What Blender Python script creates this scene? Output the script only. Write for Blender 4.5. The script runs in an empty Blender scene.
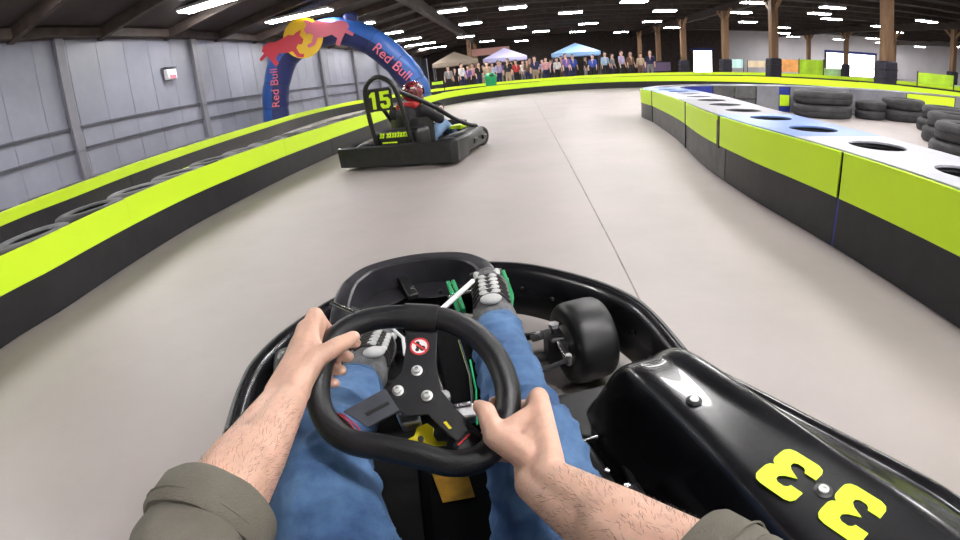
import bpy, bmesh, math, random
from math import sin, cos, radians, pi, hypot, atan2, sqrt
from mathutils import Vector, Matrix, noise
random.seed(7)
sc = bpy.context.scene
col = sc.collection

# ---------------------------------------------------------------- camera
# wide action-camera lens on the driver's helmet (fisheye), world = frame of the near kart: +Y forward, Z up
CAM_PITCH, CAM_ROLL, CAM_YAW = 22.3, 6.2, -7.26
CAM_POS = Vector((-0.01, 0.0, 0.918))
FPX = 489.6                                       # pixels per radian at the centre of a 960 px frame
LENS = (0.9998431, 0.0024592, -0.0822077, 0.0207699)
_p, _r, _y = radians(CAM_PITCH), radians(CAM_ROLL), radians(CAM_YAW)
_F = Vector((0, cos(_p), -sin(_p))); _R = Vector((1, 0, 0)); _U = Vector((0, sin(_p), cos(_p)))
_R, _U = _R*cos(_r) - _U*sin(_r), _U*cos(_r) + _R*sin(_r)
_Z = Matrix.Rotation(_y, 3, 'Z')
CF, CR, CU = _Z @ _F, _Z @ _R, _Z @ _U
cd = bpy.data.cameras.new('camera'); cam = bpy.data.objects.new('camera', cd); col.objects.link(cam)
cam.matrix_world = Matrix(((CR.x, CU.x, -CF.x, CAM_POS.x), (CR.y, CU.y, -CF.y, CAM_POS.y), (CR.z, CU.z, -CF.z, CAM_POS.z), (0, 0, 0, 1)))
cd.type = 'PANO'; cd.panorama_type = 'FISHEYE_LENS_POLYNOMIAL'
cd.sensor_fit = 'HORIZONTAL'; cd.sensor_width = 36; cd.sensor_height = 20.25
cd.fisheye_fov = 3.0
cd.fisheye_polynomial_k0 = 0
for _i in range(4):
    setattr(cd, 'fisheye_polynomial_k%d' % (_i+1), -LENS[_i]*(960/36/FPX)**(_i+1))
cd.clip_start = 0.02; cd.clip_end = 300
sc.camera = cam

# ---------------------------------------------------------------- world, exposure
w = bpy.data.worlds.new('world'); sc.world = w; w.use_nodes = True
w.node_tree.nodes['Background'].inputs[0].default_value = (0.8, 0.85, 1.0, 1)
w.node_tree.nodes['Background'].inputs[1].default_value = 0.4
sc.view_settings.view_transform = 'Standard'; sc.view_settings.look = 'None'
sc.view_settings.gamma = 1; sc.view_settings.use_curve_mapping = False
sc.view_settings.exposure = 0.0
sc.cycles.use_denoising = True
sc.cycles.max_bounces = 6; sc.cycles.diffuse_bounces = 4
sc.cycles.sample_clamp_indirect = 8
LAMP = 58.0                                       # radiance of the ceiling lamps

# ---------------------------------------------------------------- pixel -> direction -> point
def ray(px, py):
    a, b = px-480, 270-py; rr = hypot(a, b); q = rr/FPX
    th = sum(LENS[i]*q**(i+1) for i in range(4))
    return CF*cos(th) + ((CR*a + CU*b)/rr*sin(th) if rr else Vector())
def at_z(px, py, z=0.0):
    d = ray(px, py); return CAM_POS + d*((z-CAM_POS.z)/d.z)
def at_d(px, py, s): return CAM_POS + ray(px, py)*s
def on_plane(px, py, c, n):
    d = ray(px, py); return CAM_POS + d*((c-CAM_POS).dot(n)/d.dot(n))

# ---------------------------------------------------------------- materials
MATS = {}
def mat(name, color, rough=0.5, metal=0.0, var=0.0, scale=8.0, bump=0.0, bscale=60.0, color2=None, coat=0.0, emit=0.0, sss=0.0, spec=0.5, stretch=None):
    if name in MATS: return MATS[name]
    m = bpy.data.materials.new(name); m.use_nodes = True; nt = m.node_tree
    b = nt.nodes['Principled BSDF']; L = nt.links.new
    b.inputs['Base Color'].default_value = (*color, 1); b.inputs['Roughness'].default_value = rough
    b.inputs['Metallic'].default_value = metal; b.inputs['Specular IOR Level'].default_value = spec
    b.inputs['Coat Weight'].default_value = coat
    if emit:
        b.inputs['Emission Color'].default_value = (*color, 1); b.inputs['Emission Strength'].default_value = emit
    if sss:
        b.inputs['Subsurface Weight'].default_value = sss; b.inputs['Subsurface Radius'].default_value = (0.006, 0.002, 0.001)
        b.inputs['Subsurface Scale'].default_value = 1.0
    tc = nt.nodes.new('ShaderNodeTexCoord'); src = tc.outputs['Object']
    if stretch:
        mp = nt.nodes.new('ShaderNodeMapping'); mp.inputs['Scale'].default_value = stretch; L(src, mp.inputs[0]); src = mp.outputs[0]
    if var or color2:
        n = nt.nodes.new('ShaderNodeTexNoise'); n.inputs['Scale'].default_value = scale; n.inputs['Detail'].default_value = 6
        n.inputs['Roughness'].default_value = 0.65; L(src, n.inputs['Vector'])
        r = nt.nodes.new('ShaderNodeValToRGB'); L(n.outputs['Fac'], r.inputs[0])
        c2 = color2 or tuple(min(1, c*(1+var)) for c in color); c1 = color if color2 else tuple(c*(1-var) for c in color)
        r.color_ramp.elements[0].position = 0.36; r.color_ramp.elements[1].position = 0.66
        r.color_ramp.elements[0].color = (*c1, 1); r.color_ramp.elements[1].color = (*c2, 1)
        L(r.outputs[0], b.inputs['Base Color'])
    if bump:
        n2 = nt.nodes.new('ShaderNodeTexNoise'); n2.inputs['Scale'].default_value = bscale; n2.inputs['Detail'].default_value = 4
        L(src, n2.inputs['Vector']); bp = nt.nodes.new('ShaderNodeBump'); bp.inputs['Strength'].default_value = bump
        bp.inputs['Distance'].default_value = 0.01; L(n2.outputs['Fac'], bp.inputs['Height']); L(bp.outputs[0], b.inputs['Normal'])
    MATS[name] = m
    return m

M_FLOOR = mat('concrete floor', (0.335, 0.300, 0.280), 0.5, scale=0.9, color2=(0.385, 0.336, 0.328), bump=0.04, bscale=30)
M_JOINT = mat('joint filler', (0.24, 0.21, 0.19), 0.8, var=0.3, scale=6)
M_WALL = mat('wall sheet', (0.195, 0.202, 0.25), 0.42, var=0.16, scale=0.35)
M_WALLW = mat('white wall', (0.80, 0.78, 0.82), 0.6, var=0.06, scale=0.4)
M_STEEL = mat('painted steel', (0.15, 0.15, 0.175), 0.45, var=0.08, scale=2)
M_CEIL = mat('roof deck', (0.036, 0.028, 0.026), 0.8, var=0.3, scale=0.7)
M_BEAM = mat('timber beam', (0.05, 0.036, 0.03), 0.7, var=0.3, scale=3)
M_POST = mat('timber post', (0.26, 0.15, 0.08), 0.65, var=0.25, scale=5, stretch=(1, 1, 0.15))
M_PAD = mat('post padding', (0.02, 0.018, 0.035), 0.6, var=0.3, scale=5)
M_LAMP = mat('lamp diffuser', (1.0, 0.98, 0.97), 0.4, emit=LAMP)
M_LAMPBODY = mat('lamp body', (0.55, 0.55, 0.55), 0.4)
M_DAY = mat('daylit doorway', (1.0, 1.0, 1.0), 0.6, emit=5.0)
M_LIME = mat('lime plastic', (0.70, 1.0, 0.02), 0.42, var=0.015, scale=3, bump=0.05, bscale=8)
M_BELT = mat('black belt', (0.011, 0.0105, 0.014), 0.42, var=0.35, scale=5, bump=0.12, bscale=14)
M_GREYBELT = mat('grey belt', (0.085, 0.083, 0.085), 0.5, var=0.3, scale=5, bump=0.1, bscale=14)
M_BLUEP = mat('blue plastic', (0.02, 0.035, 0.26), 0.4, var=0.2, scale=4)
M_PBLUE = mat('pale blue cover', (0.14, 0.24, 0.52), 0.4, var=0.12, scale=3)
M_COVER = mat('grey cover', (0.22, 0.22, 0.245), 0.45, var=0.15, scale=3)
M_COVERW = mat('white cover', (0.42, 0.42, 0.48), 0.45, var=0.12, scale=3)
M_TYRE = mat('old tyre rubber', (0.03, 0.029, 0.031), 0.65, var=0.4, scale=7, bump=0.3, bscale=40)
M_TYREG = mat('dusty tyre rubber', (0.10, 0.10, 0.105), 0.7, var=0.4, scale=5, bump=0.3, bscale=40)
M_SLICK = mat('slick tyre rubber', (0.016, 0.016, 0.017), 0.42, var=0.25, scale=9, bump=0.05, bscale=120)
M_POD = mat('glossy black plastic', (0.009, 0.009, 0.011), 0.27, var=0.5, scale=14, bump=0.02, bscale=25, coat=0.25)
M_BLACK = mat('black plastic', (0.012, 0.012, 0.013), 0.42, var=0.4, scale=10, bump=0.05, bscale=50)
M_NOSE = mat('satin black plastic', (0.021, 0.020, 0.025), 0.40, var=0.25, scale=12, bump=0.06, bscale=80)
M_GRIP = mat('wheel rim rubber', (0.010, 0.010, 0.012), 0.42, var=0.3, scale=20, bump=0.12, bscale=200)
M_PLATE = mat('black steel plate', (0.013, 0.013, 0.016), 0.38, var=0.3, scale=20, bump=0.03, bscale=150)
M_GREYPL = mat('grey plastic plate', (0.055, 0.058, 0.075), 0.45, var=0.2, scale=20)
M_BOLT = mat('zinc bolt', (0.62, 0.62, 0.62), 0.5, 0.35)
M_CHROME = mat('bright metal', (0.75, 0.75, 0.76), 0.22, 1.0, var=0.1, scale=30)
M_ALU = mat('cast aluminium', (0.50, 0.50, 0.51), 0.4, 1.0, var=0.2, scale=30)
M_WHITE = mat('white paint', (0.78, 0.78, 0.78), 0.4)
M_RED = mat('red paint', (0.62, 0.03, 0.035), 0.4)
M_GREEN = mat('green paint', (0.01, 0.30, 0.10), 0.4)
M_YEL = mat('yellow paint', (0.80, 0.66, 0.01), 0.4, var=0.08, scale=20)
M_ORANGE = mat('amber sticker', (0.58, 0.30, 0.02), 0.45, var=0.18, scale=40)
M_SKIN = mat('skin', (0.63, 0.385, 0.29), 0.48, var=0.12, scale=28, bump=0.10, bscale=260, sss=0.12)
M_NAIL = mat('nail', (0.74, 0.50, 0.42), 0.3)
M_HAIR = mat('dark hair', (0.035, 0.022, 0.016), 0.6)
M_DENIM = mat('blue denim', (0.014, 0.052, 0.15), 0.85, scale=4.5, color2=(0.115, 0.225, 0.41), bump=0.25, bscale=500)
M_DARK = mat('matt black tank', (0.003, 0.003, 0.0034), 0.7, spec=0.12)
M_OLIVE = mat('olive cloth', (0.135, 0.122, 0.098), 0.85, var=0.12, scale=12, bump=0.3, bscale=420)
M_SHOE = mat('grey shoe mesh', (0.13, 0.13, 0.135), 0.8, var=0.3, scale=50, bump=0.3, bscale=400)
M_SHOEL = mat('pale shoe panel', (0.50, 0.50, 0.50), 0.7, var=0.1, scale=30)
M_SHOED = mat('dark shoe rubber', (0.03, 0.026, 0.027), 0.6)
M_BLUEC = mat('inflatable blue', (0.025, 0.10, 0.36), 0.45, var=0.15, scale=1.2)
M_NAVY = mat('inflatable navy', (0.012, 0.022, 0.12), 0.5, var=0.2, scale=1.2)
M_SUN = mat('logo yellow', (0.88, 0.55, 0.01), 0.5)
M_BULL = mat('logo red', (0.62, 0.035, 0.06), 0.5)
M_PINK = mat('logo pale red', (0.70, 0.16, 0.22), 0.5)

# ---------------------------------------------------------------- mesh helpers
def frame_of(d, up=Vector((0, 0, 1))):
    d = d.normalized()
    if abs(d.dot(up)) > 0.98: up = Vector((0, 1, 0))
    x = d.cross(up).normalized(); return x, x.cross(d).normalized()      # side, up
class MB:
    def __init__(s): s.v = []; s.f = []
    def add(s, vs, fs):
        o = len(s.v); s.v += [Vector(v) for v in vs]; s.f += [tuple(i+o for i in f) for f in fs]; return s
    def box(s, c, size, rot=None):
        c = Vector(c); h = Vector(size)/2; vs = []
        for sx in (-1, 1):
            for sy in (-1, 1):
                for sz in (-1, 1):
                    p = Vector((sx*h.x, sy*h.y, sz*h.z)); vs.append(c + (rot @ p if rot else p))
        return s.add(vs, [(0, 1, 3, 2), (4, 6, 7, 5), (0, 4, 5, 1), (2, 3, 7, 6), (0, 2, 6, 4), (1, 5, 7, 3)])
    def bar(s, a, b, wd, ht, up=Vector((0, 0, 1))):
        a, b = Vector(a), Vector(b); x, u = frame_of(b-a, up)
        vs = [p + x*sx*wd/2 + u*su*ht/2 for p in (a, b) for sx, su in ((-1, -1), (1, -1), (1, 1), (-1, 1))]
        return s.add(vs, [(0, 1, 2, 3), (7, 6, 5, 4), (0, 4, 5, 1), (1, 5, 6, 2), (2, 6, 7, 3), (3, 7, 4, 0)])
    def tube(s, path, r, n=10, closed=False, flat=1.0, up=None):
        P = [Vector(p) for p in path]; N = len(P); rs = r if isinstance(r, (list, tuple)) else [r]*N
        vs = []; fs = []; prev = None
        for i in range(N):
            if closed: d = P[(i+1) % N] - P[i-1]
            else: d = P[min(i+1, N-1)] - P[max(i-1, 0)]
            d.normalize()
            if up is not None: x, u = frame_of(d, up)
            elif prev is None: x, u = frame_of(d)
            else:
                x = (prev - d*prev.dot(d)).normalized(); u = x.cross(d)
            prev = x
            for k in range(n):
                a = 2*pi*k/n; vs.append(P[i] + x*cos(a)*rs[i] + u*sin(a)*rs[i]*flat)
        for i in range(N if closed else N-1):
            j = (i+1) % N
            for k in range(n):
                q = (k+1) % n; fs.append((i*n+k, i*n+q, j*n+q, j*n+k))
        if not closed: fs.append(tuple(range(n-1, -1, -1))); fs.append(tuple((N-1)*n+k for k in range(n)))
        return s.add(vs, fs)
    def lathe(s, prof, n=24, M=None, closed=False):
        vs = []; fs = []; m = len(prof)
        for k in range(n):
            a = 2*pi*k/n
            for r, h in prof:
                p = Vector((r*cos(a), r*sin(a), h)); vs.append(M @ p if M else p)
        for k in range(n):
            q = (k+1) % n
            for i in range(m if closed else m-1):
                j = (i+1) % m; fs.append((k*m+i, q*m+i, q*m+j, k*m+j))
        if not closed:
            if prof[0][0] > 1e-6: fs.append(tuple(k*m for k in range(n-1, -1, -1)))
            if prof[-1][0] > 1e-6: fs.append(tuple(k*m+m-1 for k in range(n)))
        return s.add(vs, fs)
    def cyl(s, a, b, r, n=16, r2=None):
        a, b = Vector(a), Vector(b); return s.tube([a, b], [r, r if r2 is None else r2], n)
    def prism(s, poly, o, ux, uy, h0, h1):
        o, ux, uy = Vector(o), Vector(ux), Vector(uy); uz = ux.cross(uy).normalized(); n = len(poly)
        vs = [o + ux*x + uy*y + uz*h for h in (h0, h1) for x, y in poly]
        fs = [tuple(range(n-1, -1, -1)), tuple(range(n, 2*n))] + [(i, (i+1) % n, n+(i+1) % n, n+i) for i in range(n)]
        return s.add(vs, fs)
    def sweep(s, path, sect, closed_sect=True, side=1.0, closed=False):
        """horizontal path of (x, y[, z]); sect of (lateral, height); lateral is to the right of travel"""
        P = [Vector((p[0], p[1], p[2] if len(p) > 2 else 0)) for p in path]; N = len(P); m = len(sect); vs = []; fs = []
        for i in range(N):
            if closed: d = P[(i+1) % N]-P[i-1]
            else: d = P[min(i+1, N-1)] - P[max(i-1, 0)]
            d.z = 0; d.normalize(); rt = Vector((d.y, -d.x, 0))*side
            S = sect[i] if isinstance(sect[0], list) else sect
            m = len(S)
            for a, h in S: vs.append(P[i] + rt*a + Vector((0, 0, h)))
        for i in range(N if closed else N-1):
            i2 = (i+1) % N
            for k in range(m if closed_sect else m-1):
                q = (k+1) % m; fs.append((i*m+k, i2*m+k, i2*m+q, i*m+q))
        if closed_sect and not closed: fs.append(tuple(range(m))); fs.append(tuple((N-1)*m+k for k in range(m-1, -1, -1)))
        return s.add(vs, fs)
    def ball(s, c, r, n=14, sc3=(1, 1, 1)):
        prof = [(max(1e-7, sin(pi*i/(n//2+2)))*r, -cos(pi*i/(n//2+2))*r) for i in range(n//2+3)]
        return s.lathe(prof, n, Matrix.Translation(Vector(c)) @ Matrix.Diagonal((*sc3, 1)))
    def mesh(s, name):
        me = bpy.data.meshes.new(name); me.from_pydata([tuple(v) for v in s.v], [], s.f)
        bm = bmesh.new(); bm.from_mesh(me); bmesh.ops.recalc_face_normals(bm, faces=bm.faces); bm.to_mesh(me); bm.free()
        return me
    def build(s, name, m, parent=None, smooth=40, bevel=0.0, seg=2):
        me = s.mesh(name); me.materials.append(m)
        if smooth:
            me.shade_smooth(); me.set_sharp_from_angle(angle=radians(smooth))
        return link(name, me, parent, bevel, seg)
def link(name, me, parent=None, bevel=0.0, seg=2):
    o = bpy.data.objects.new(name, me); col.objects.link(o)
    if parent: o.parent = parent
    if bevel:
        b = o.modifiers.new('bevel', 'BEVEL'); b.width = bevel; b.segments = seg; b.limit_method = 'ANGLE'; b.angle_limit = radians(35)
    return o
def tag(o, label=None, cat=None, group=None, kind=None):
    if label: o['label'] = label
    if cat: o['category'] = cat
    if group: o['group'] = group
    if kind: o['kind'] = kind
    return o
def thing(name, label, cat, loc=(0, 0, 0), rz=0.0, group=None):
    o = bpy.data.objects.new(name, None); o.empty_display_size = 0.1; col.objects.link(o)
    o.location = loc; o.rotation_euler = (0, 0, rz); return tag(o, label, cat, group)
def inst(name, me, parent=None, M=None):
    o = bpy.data.objects.new(name, me); col.objects.link(o)
    if parent: o.parent = parent
    if M is not None: o.matrix_local = M
    return o
def dup(root, parent=None):
    c = root.copy(); col.objects.link(c); c.parent = parent
    for ch in root.children: dup(ch, c)
    return c
def spline(pts, n=8, closed=False):
    P = [Vector(p) for p in pts]; N = len(P); out = []
    for i in range(N if closed else N-1):
        g = (lambda k: P[k % N]) if closed else (lambda k: P[max(0, min(N-1, k))])
        a, b, c, d = g(i-1), g(i), g(i+1), g(i+2)
        for k in range(n):
            t = k/n; out.append(0.5*((2*b)+(c-a)*t+(2*a-5*b+4*c-d)*t*t+(3*b-a-3*c+d)*t**3))
    if not closed: out.append(P[-1].copy())
    return out
def resample(P, step):
    """points at equal steps along a polyline"""
    out = [P[0].copy()]; acc = 0.0
    for a, b in zip(P, P[1:]):
        L = (b-a).length; t = step-acc
        while t <= L: out.append(a.lerp(b, t/L)); t += step
        acc = (acc + L) % step if L+acc >= step else acc+L
    return out
def capsule(mb, a, b, ra, rb, n=14):
    a, b = Vector(a), Vector(b); d = b-a; L = d.length
    d = d/L if L > 1e-5 else Vector((0, 0, 1)); path = []; rs = []
    for k in (80, 55, 28): path.append(a - d*ra*sin(radians(k))); rs.append(ra*cos(radians(k)))
    path += [a, b]; rs += [ra, rb]
    for k in (28, 55, 80): path.append(b + d*rb*sin(radians(k))); rs.append(rb*cos(radians(k)))
    mb.tube(path, rs, n)
def organic(name, segs, voxel, m, parent=None, smooth=4, disp=0.0, dscale=9.0, extra=None, dfun=None):
    """union of tapered capsules -> one continuous smooth skin"""
    mb = MB()
    for a, b, ra, rb in segs: capsule(mb, a, b, ra, rb)
    if extra: extra(mb)
    o = bpy.data.objects.new('temp', mb.mesh('temp')); col.objects.link(o)
    r = o.modifiers.new('r', 'REMESH'); r.mode = 'VOXEL'; r.voxel_size = voxel
    if smooth:
        q = o.modifiers.new('s', 'SMOOTH'); q.factor = 0.5; q.iterations = smooth
    dg = bpy.context.evaluated_depsgraph_get()
    me = bpy.data.meshes.new_from_object(o.evaluated_get(dg)); bpy.data.objects.remove(o)
    me.name = name; me.materials.clear(); me.materials.append(m)
    if disp or dfun:
        nrm = [v.normal.copy() for v in me.vertices]
        for v, nn in zip(me.vertices, nrm):
            k = dfun(v.co) if dfun else disp*noise.fractal(v.co*dscale, 0.8, 2.0, 3)
            v.co += nn*k
    me.shade_smooth()
    return link(name, me, parent)
def text_poly(body, size):
    cu = bpy.data.curves.new('t', 'FONT'); cu.body = body; cu.size = size; cu.align_x = 'CENTER'; cu.align_y = 'CENTER'; cu.extrude = 0.002
    o = bpy.data.objects.new('t', cu); col.objects.link(o)
    me = bpy.data.meshes.new_from_object(o.evaluated_get(bpy.context.evaluated_depsgraph_get()))
    bpy.data.objects.remove(o); bpy.data.curves.remove(cu); return me
GLYPH = {
 '3': [(0, .31), (0, .12), (.04, .04), (.14, 0), (.58, 0), (.68, .03), (.74, .11), (.75, .20), (.75, .38), (.72, .45), (.66, .5), (.72, .55), (.75, .62), (.75, .80), (.74, .89), (.68, .97), (.58, 1), (.14, 1), (.04, .96), (0, .88), (0, .69), (.22, .69), (.24, .75), (.29, .785), (.40, .785), (.465, .74), (.465, .66), (.40, .59), (.22, .5), (.40, .41), (.465, .34), (.465, .26), (.40, .215), (.29, .215), (.24, .25), (.22, .31)],
 '1': [(.08, .70), (.08, .84), (.28, 1), (.54, 1), (.54, 0), (.27, 0), (.27, .72)],
 '5': [(0, .30), (0, .14), (.14, 0), (.58, 0), (.75, .16), (.75, .50), (.58, .64), (.27, .64), (.27, .80), (.72, .80), (.72, 1), (0, 1), (0, .46), (.42, .46), (.49, .40), (.49, .25), (.44, .20), (.30, .20), (.25, .24), (.25, .30)]}
# ---------------------------------------------------------------- the hall (u across, v along, turned 14 degrees from the near kart)
RA = radians(-14); RM = Matrix.Rotation(RA, 4, 'Z')
def rm(u, v, z=0.0): return RM @ Vector((u, v, z))
def uvz(p): return RM.inverted() @ Vector(p)
def struct(name, mb, m, parent=None, smooth=0, bevel=0.0):
    o = mb.build(name, m, parent, smooth=smooth, bevel=bevel)
    if parent is None: o.matrix_world = RM; o['kind'] = 'structure'
    return o
U0, U1, V0, V1, ZC = -10.0, 62.0, -14.0, 56.0, 4.75
# concrete floor: two pours with an open joint between them
JU = 0.42                                          # the joint runs along the hall at this u
f = MB()
f.box(((U0+JU-0.004)/2, (V0+V1)/2, -0.06), (JU-0.004-U0, V1-V0, 0.12))
f.box(((U1+JU+0.004)/2, (V0+V1)/2, -0.06), (U1-JU-0.004, V1-V0, 0.12))
struct('floor', f, M_FLOOR)
struct('trim_1', MB().box((JU, (V0+V1)/2, -0.027), (0.0078, V1-V0, 0.05)), M_JOINT)
# left wall: sheet panels on two girts, steel columns, eave beam
wl = struct('wall_left', MB().box((U0-0.12, (V0+V1)/2, 1.85), (0.1, V1-V0, 3.7)), M_WALL)
k = 0; v = V0
while v < V1:
    wd = 0.995
    pm = MB()
    pm.box((U0-0.055, v+0.5, 1.83), (0.03, wd, 3.64))
    pm.box((U0-0.037, v+0.02, 1.83), (0.012, 0.04, 3.64))
    if k < 44: struct('wall_panel', pm, M_WALL, wl)
    v += 1.0; k += 1
for z in (0.95, 1.46):
    struct('wall_girt', MB().box((U0+0.0, (V0+V1)/2, z), (0.07, V1-V0, 0.05)), M_GREYPL, wl)
for v in [8.7+5.4*i for i in range(-3, 9)]:
    struct('wall_column', MB().box((U0+0.05, v, 1.85), (0.12, 0.26, 3.7)), M_STEEL, wl, bevel=0.01)
struct('eave_beam', MB().box((U0+0.1, (V0+V1)/2, 3.66), (0.3, V1-V0, 0.22)), M_BEAM, wl)
# other walls
struct('wall_far', MB().box(((U0+24)/2, V1+0.1, 2.4), (24-U0, 0.2, 4.8)), M_BEAM)
struct('wall_far_white', MB().box(((24+U1)/2, V1+0.1, 2.4), (U1-24, 0.2, 4.8)), M_WALLW)
struct('wall_right', MB().box((U1+0.1, (V0+V1)/2, 2.4), (0.2, V1-V0, 4.8)), M_WALLW)
struct('wall_back', MB().box(((U0+U1)/2, V0-0.1, 2.4), (U1-U0, 0.2, 4.8)), M_WALLW)
# daylight through two open shutter doors in the far wall
for nm, ua, ub, zb, zt in (('door_1', 36.9, 44.2, 0.0, 2.62), ('door_2', 19.7, 21.9, 0.0, 2.45)):
    d = struct(nm, MB().box(((ua+ub)/2, V1-0.03, (zb+zt)/2), (ub-ua, 0.04, zt-zb)), M_DAY)
    struct('door_frame', MB().box(((ua+ub)/2, V1-0.06, zt+0.15), (ub-ua+0.5, 0.14, 0.3)), M_BLUEP, d)
    for u in (ua-0.12, ub+0.12):
        struct('door_frame', MB().box((u, V1-0.06, zt/2), (0.24, 0.14, zt)), M_BEAM, d)
# roof
cm = MB()
sec = [(U0-0.2, 3.75), (-4.0, ZC), (U1+0.2, ZC), (U1+0.2, ZC+0.2), (-4.0, ZC+0.2), (U0-0.2, 3.95)]
vs = [(u, v, z) for v in (V0-0.2, V1+0.2) for u, z in sec]
cm.add(vs, [(0, 1, 2, 3, 4, 5), (11, 10, 9, 8, 7, 6)] + [(i, (i+1) % 6, 6+(i+1) % 6, 6+i) for i in range(6)])
ceil = struct('ceiling', cm, M_CEIL)
for i in range(24):
    v = -11.5+2.7*i
    b = MB(); b.box(((U1-4)/2, v, ZC-0.14), (U1+4, 0.16, 0.28)); b.bar((U0, v, 3.62), (-4, v, ZC-0.14), 0.16, 0.28)
    struct('roof_joist', b, M_BEAM, ceil)
for u in (-4.0, 12.75, 29.5, 46.0):
    struct('roof_girder', MB().box((u, (V0+V1)/2, ZC-0.45), (0.3, V1-V0, 0.5)), M_BEAM, ceil)
# timber posts with padded feet
first = None
for u, vv in ((12.75, [-3.0, 3.2, 9.3, 15.5]), (12.3, [23.2, 29.2]), (11.6, [35.0, 41.5, 48.0]), (29.5, [22.0, 28.5, 35.0, 41.5, 48.0]), (-4.0, [43.0, 49.0])):
    for v in vv:
        if first is None:
            first = thing('timber_post', 'x', 'post')
            MB().box((0, 0, ZC/2-0.35), (0.36, 0.36, ZC-0.7)).build('shaft', M_POST, first, smooth=0, bevel=0.02)
            MB().box((0, 0, 0.62), (0.62, 0.62, 1.24)).build('padding', M_PAD, first, bevel=0.08, seg=3)
            for z in (0.3, 0.62, 0.94):
                MB().box((0, 0, z), (0.635, 0.635, 0.06)).build('strap', M_BLACK, first, bevel=0.03)
            for s in (-1, 1):
                MB().bar((0, s*0.1, ZC-1.3), (0, s*0.95, ZC-0.62), 0.14, 0.14).build('knee_brace', M_POST, first, smooth=0)
            p = first
        else: p = dup(first)
        p.location = rm(u, v); p.rotation_euler = (0, 0, RA)
        if abs(u-12.5) < 0.3 and v in (15.5, 23.2):
            tag(p, {15.5: 'brown timber post with dark padded foot, nearest the bright open doorway', 23.2: 'brown timber post rising beside the orange banner behind the lime barrier'}[v], 'post', 'timber roof posts')
        else:
            tag(p, 'brown timber roof post with dark padding in the depth of the hall', 'post', 'timber roof posts')
# lamps
def lamp_proto(name, L, W):
    t = thing(name, 'x', 'lamp')
    MB().box((0, 0, 0.05), (L+0.06, W+0.08, 0.09)).build('housing', M_LAMPBODY, t, smooth=0, bevel=0.015)
    MB().box((0, 0, -0.005), (L, W, 0.03)).build('diffuser', M_LAMP, t, smooth=0)
    for s in (-1, 1): MB().cyl((s*L*0.35, 0, 0.09), (s*L*0.35, 0, 0.45), 0.008, 6).build('hanger', M_STEEL, t)
    return t
strip = lamp_proto('strip_lamp', 2.4, 0.55); used = False
for v in (-9.2, 1.4, 6.7, 12.0, 17.0, 22.3, 28.0, 33.4, 39.0, 45.0):
    p = strip if not used else dup(strip); used = True
    p.location = rm(-7.4 if v > 10 else -6.6, v, 3.93); p.rotation_euler = (0, 0, RA)  # nearer strips are out of view, added to light the track
    tag(p, 'long white fluorescent strip lamp in the row along the grey sheet wall', 'lamp', 'strip lamps along the left wall')
bay = lamp_proto('bay_lamp', 1.25, 0.62); used = False
seen_and_added = [(-2.7, 23.0), (-2.5, 29.4), (-3.7, 38.4), (0.0, 24.2), (0.15, 35.0), (3.1, 28.2), (5.1, 35.8), (5.2, 43.0), (5.8, 24.6), (13.5, 29.6), (16.6, 24.6), (17.9, 27.9), (26.3, 32.7), (9.7, 36.0), (12.0, 24.6), (-2.6, 46.0), (0.5, 50.0), (2.0, 40.0), (8.6, 29.0), (9.5, 46.0), (13.0, 42.0), (17.0, 36.0), (20.5, 30.5), (22.0, 40.0), (24.5, 26.0), (30.5, 36.0), (34.0, 28.0), (40.0, 36.0), (46.0, 44.0), (36.0, 46.0), (52.0, 34.0), (44.0, 24.0), (26.0, 47.0), (30.0, 52.0), (36.0, 52.0), (42.0, 52.0), (48.0, 52.0), (55.0, 50.0), (58.0, 42.0)]  # last entries are extra lamps, added to brighten the far white wall
over = [(u, v) for v in (-10.5, -5.2, 0.1, 5.4, 10.7, 16.0) for u in (-2.2, 1.8, 4.6, 8.0, 13.9, 21.0) if not (u < 0 and v < 12)] + [(u, v) for v in (0.1, 9.0) for u in (30.0, 40.0, 50.0)]  # unseen overhead lamps, added to light the near track, weighted to the right
for u, v in seen_and_added+over:
    p = bay if not used else dup(bay); used = True
    p.location = rm(u, v, 4.02); p.rotation_euler = (0, 0, RA)
    tag(p, 'short white high bay lamp hung under the dark timber roof', 'lamp', 'bay lamps under the roof')
# small box on the left wall
p = rm(U0+0.14, 12.6, 2.45)
t = thing('wall_box', 'small white box with a reddish panel on the grey sheet wall', 'box', p, RA)
MB().box((0, 0, 0), (0.16, 0.42, 0.3)).build('casing', M_WHITE, t, bevel=0.02)
MB().box((0.084, 0, -0.08), (0.012, 0.3, 0.1)).build('panel', M_PINK, t, bevel=0.004)
MB().box((-0.02, 0, 0.2), (0.22, 0.5, 0.03)).build('hood', M_GREYPL, t, bevel=0.01)
# ---------------------------------------------------------------- tyres
def tyre_mesh(name, R, W, m, n=28):
    r0 = R*0.56
    prof = [(r0, -W*0.40), (r0*1.12, -W*0.5), (R*0.86, -W*0.5), (R*0.96, -W*0.43), (R, -W*0.28), (R*1.004, -W*0.06), (R*0.985, -W*0.05), (R*0.985, W*0.05), (R*1.004, W*0.06), (R, W*0.28), (R*0.96, W*0.43), (R*0.86, W*0.5), (r0*1.12, W*0.5), (r0, W*0.40), (r0*1.06, W*0.33), (R*0.88, W*0.36), (R*0.9, 0), (R*0.88, -W*0.36), (r0*1.06, -W*0.33)]
    me = MB().lathe(prof, n, closed=True).mesh(name); me.materials.append(m); me.shade_smooth(); me.set_sharp_from_angle(angle=radians(50)); return me
TY = tyre_mesh('tyre', 0.30, 0.157, M_TYREG)
TYB = tyre_mesh('tyre', 0.30, 0.165, M_TYRE)
TYBIG = tyre_mesh('tyre', 0.56, 0.24, M_TYRE, 36)
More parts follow.
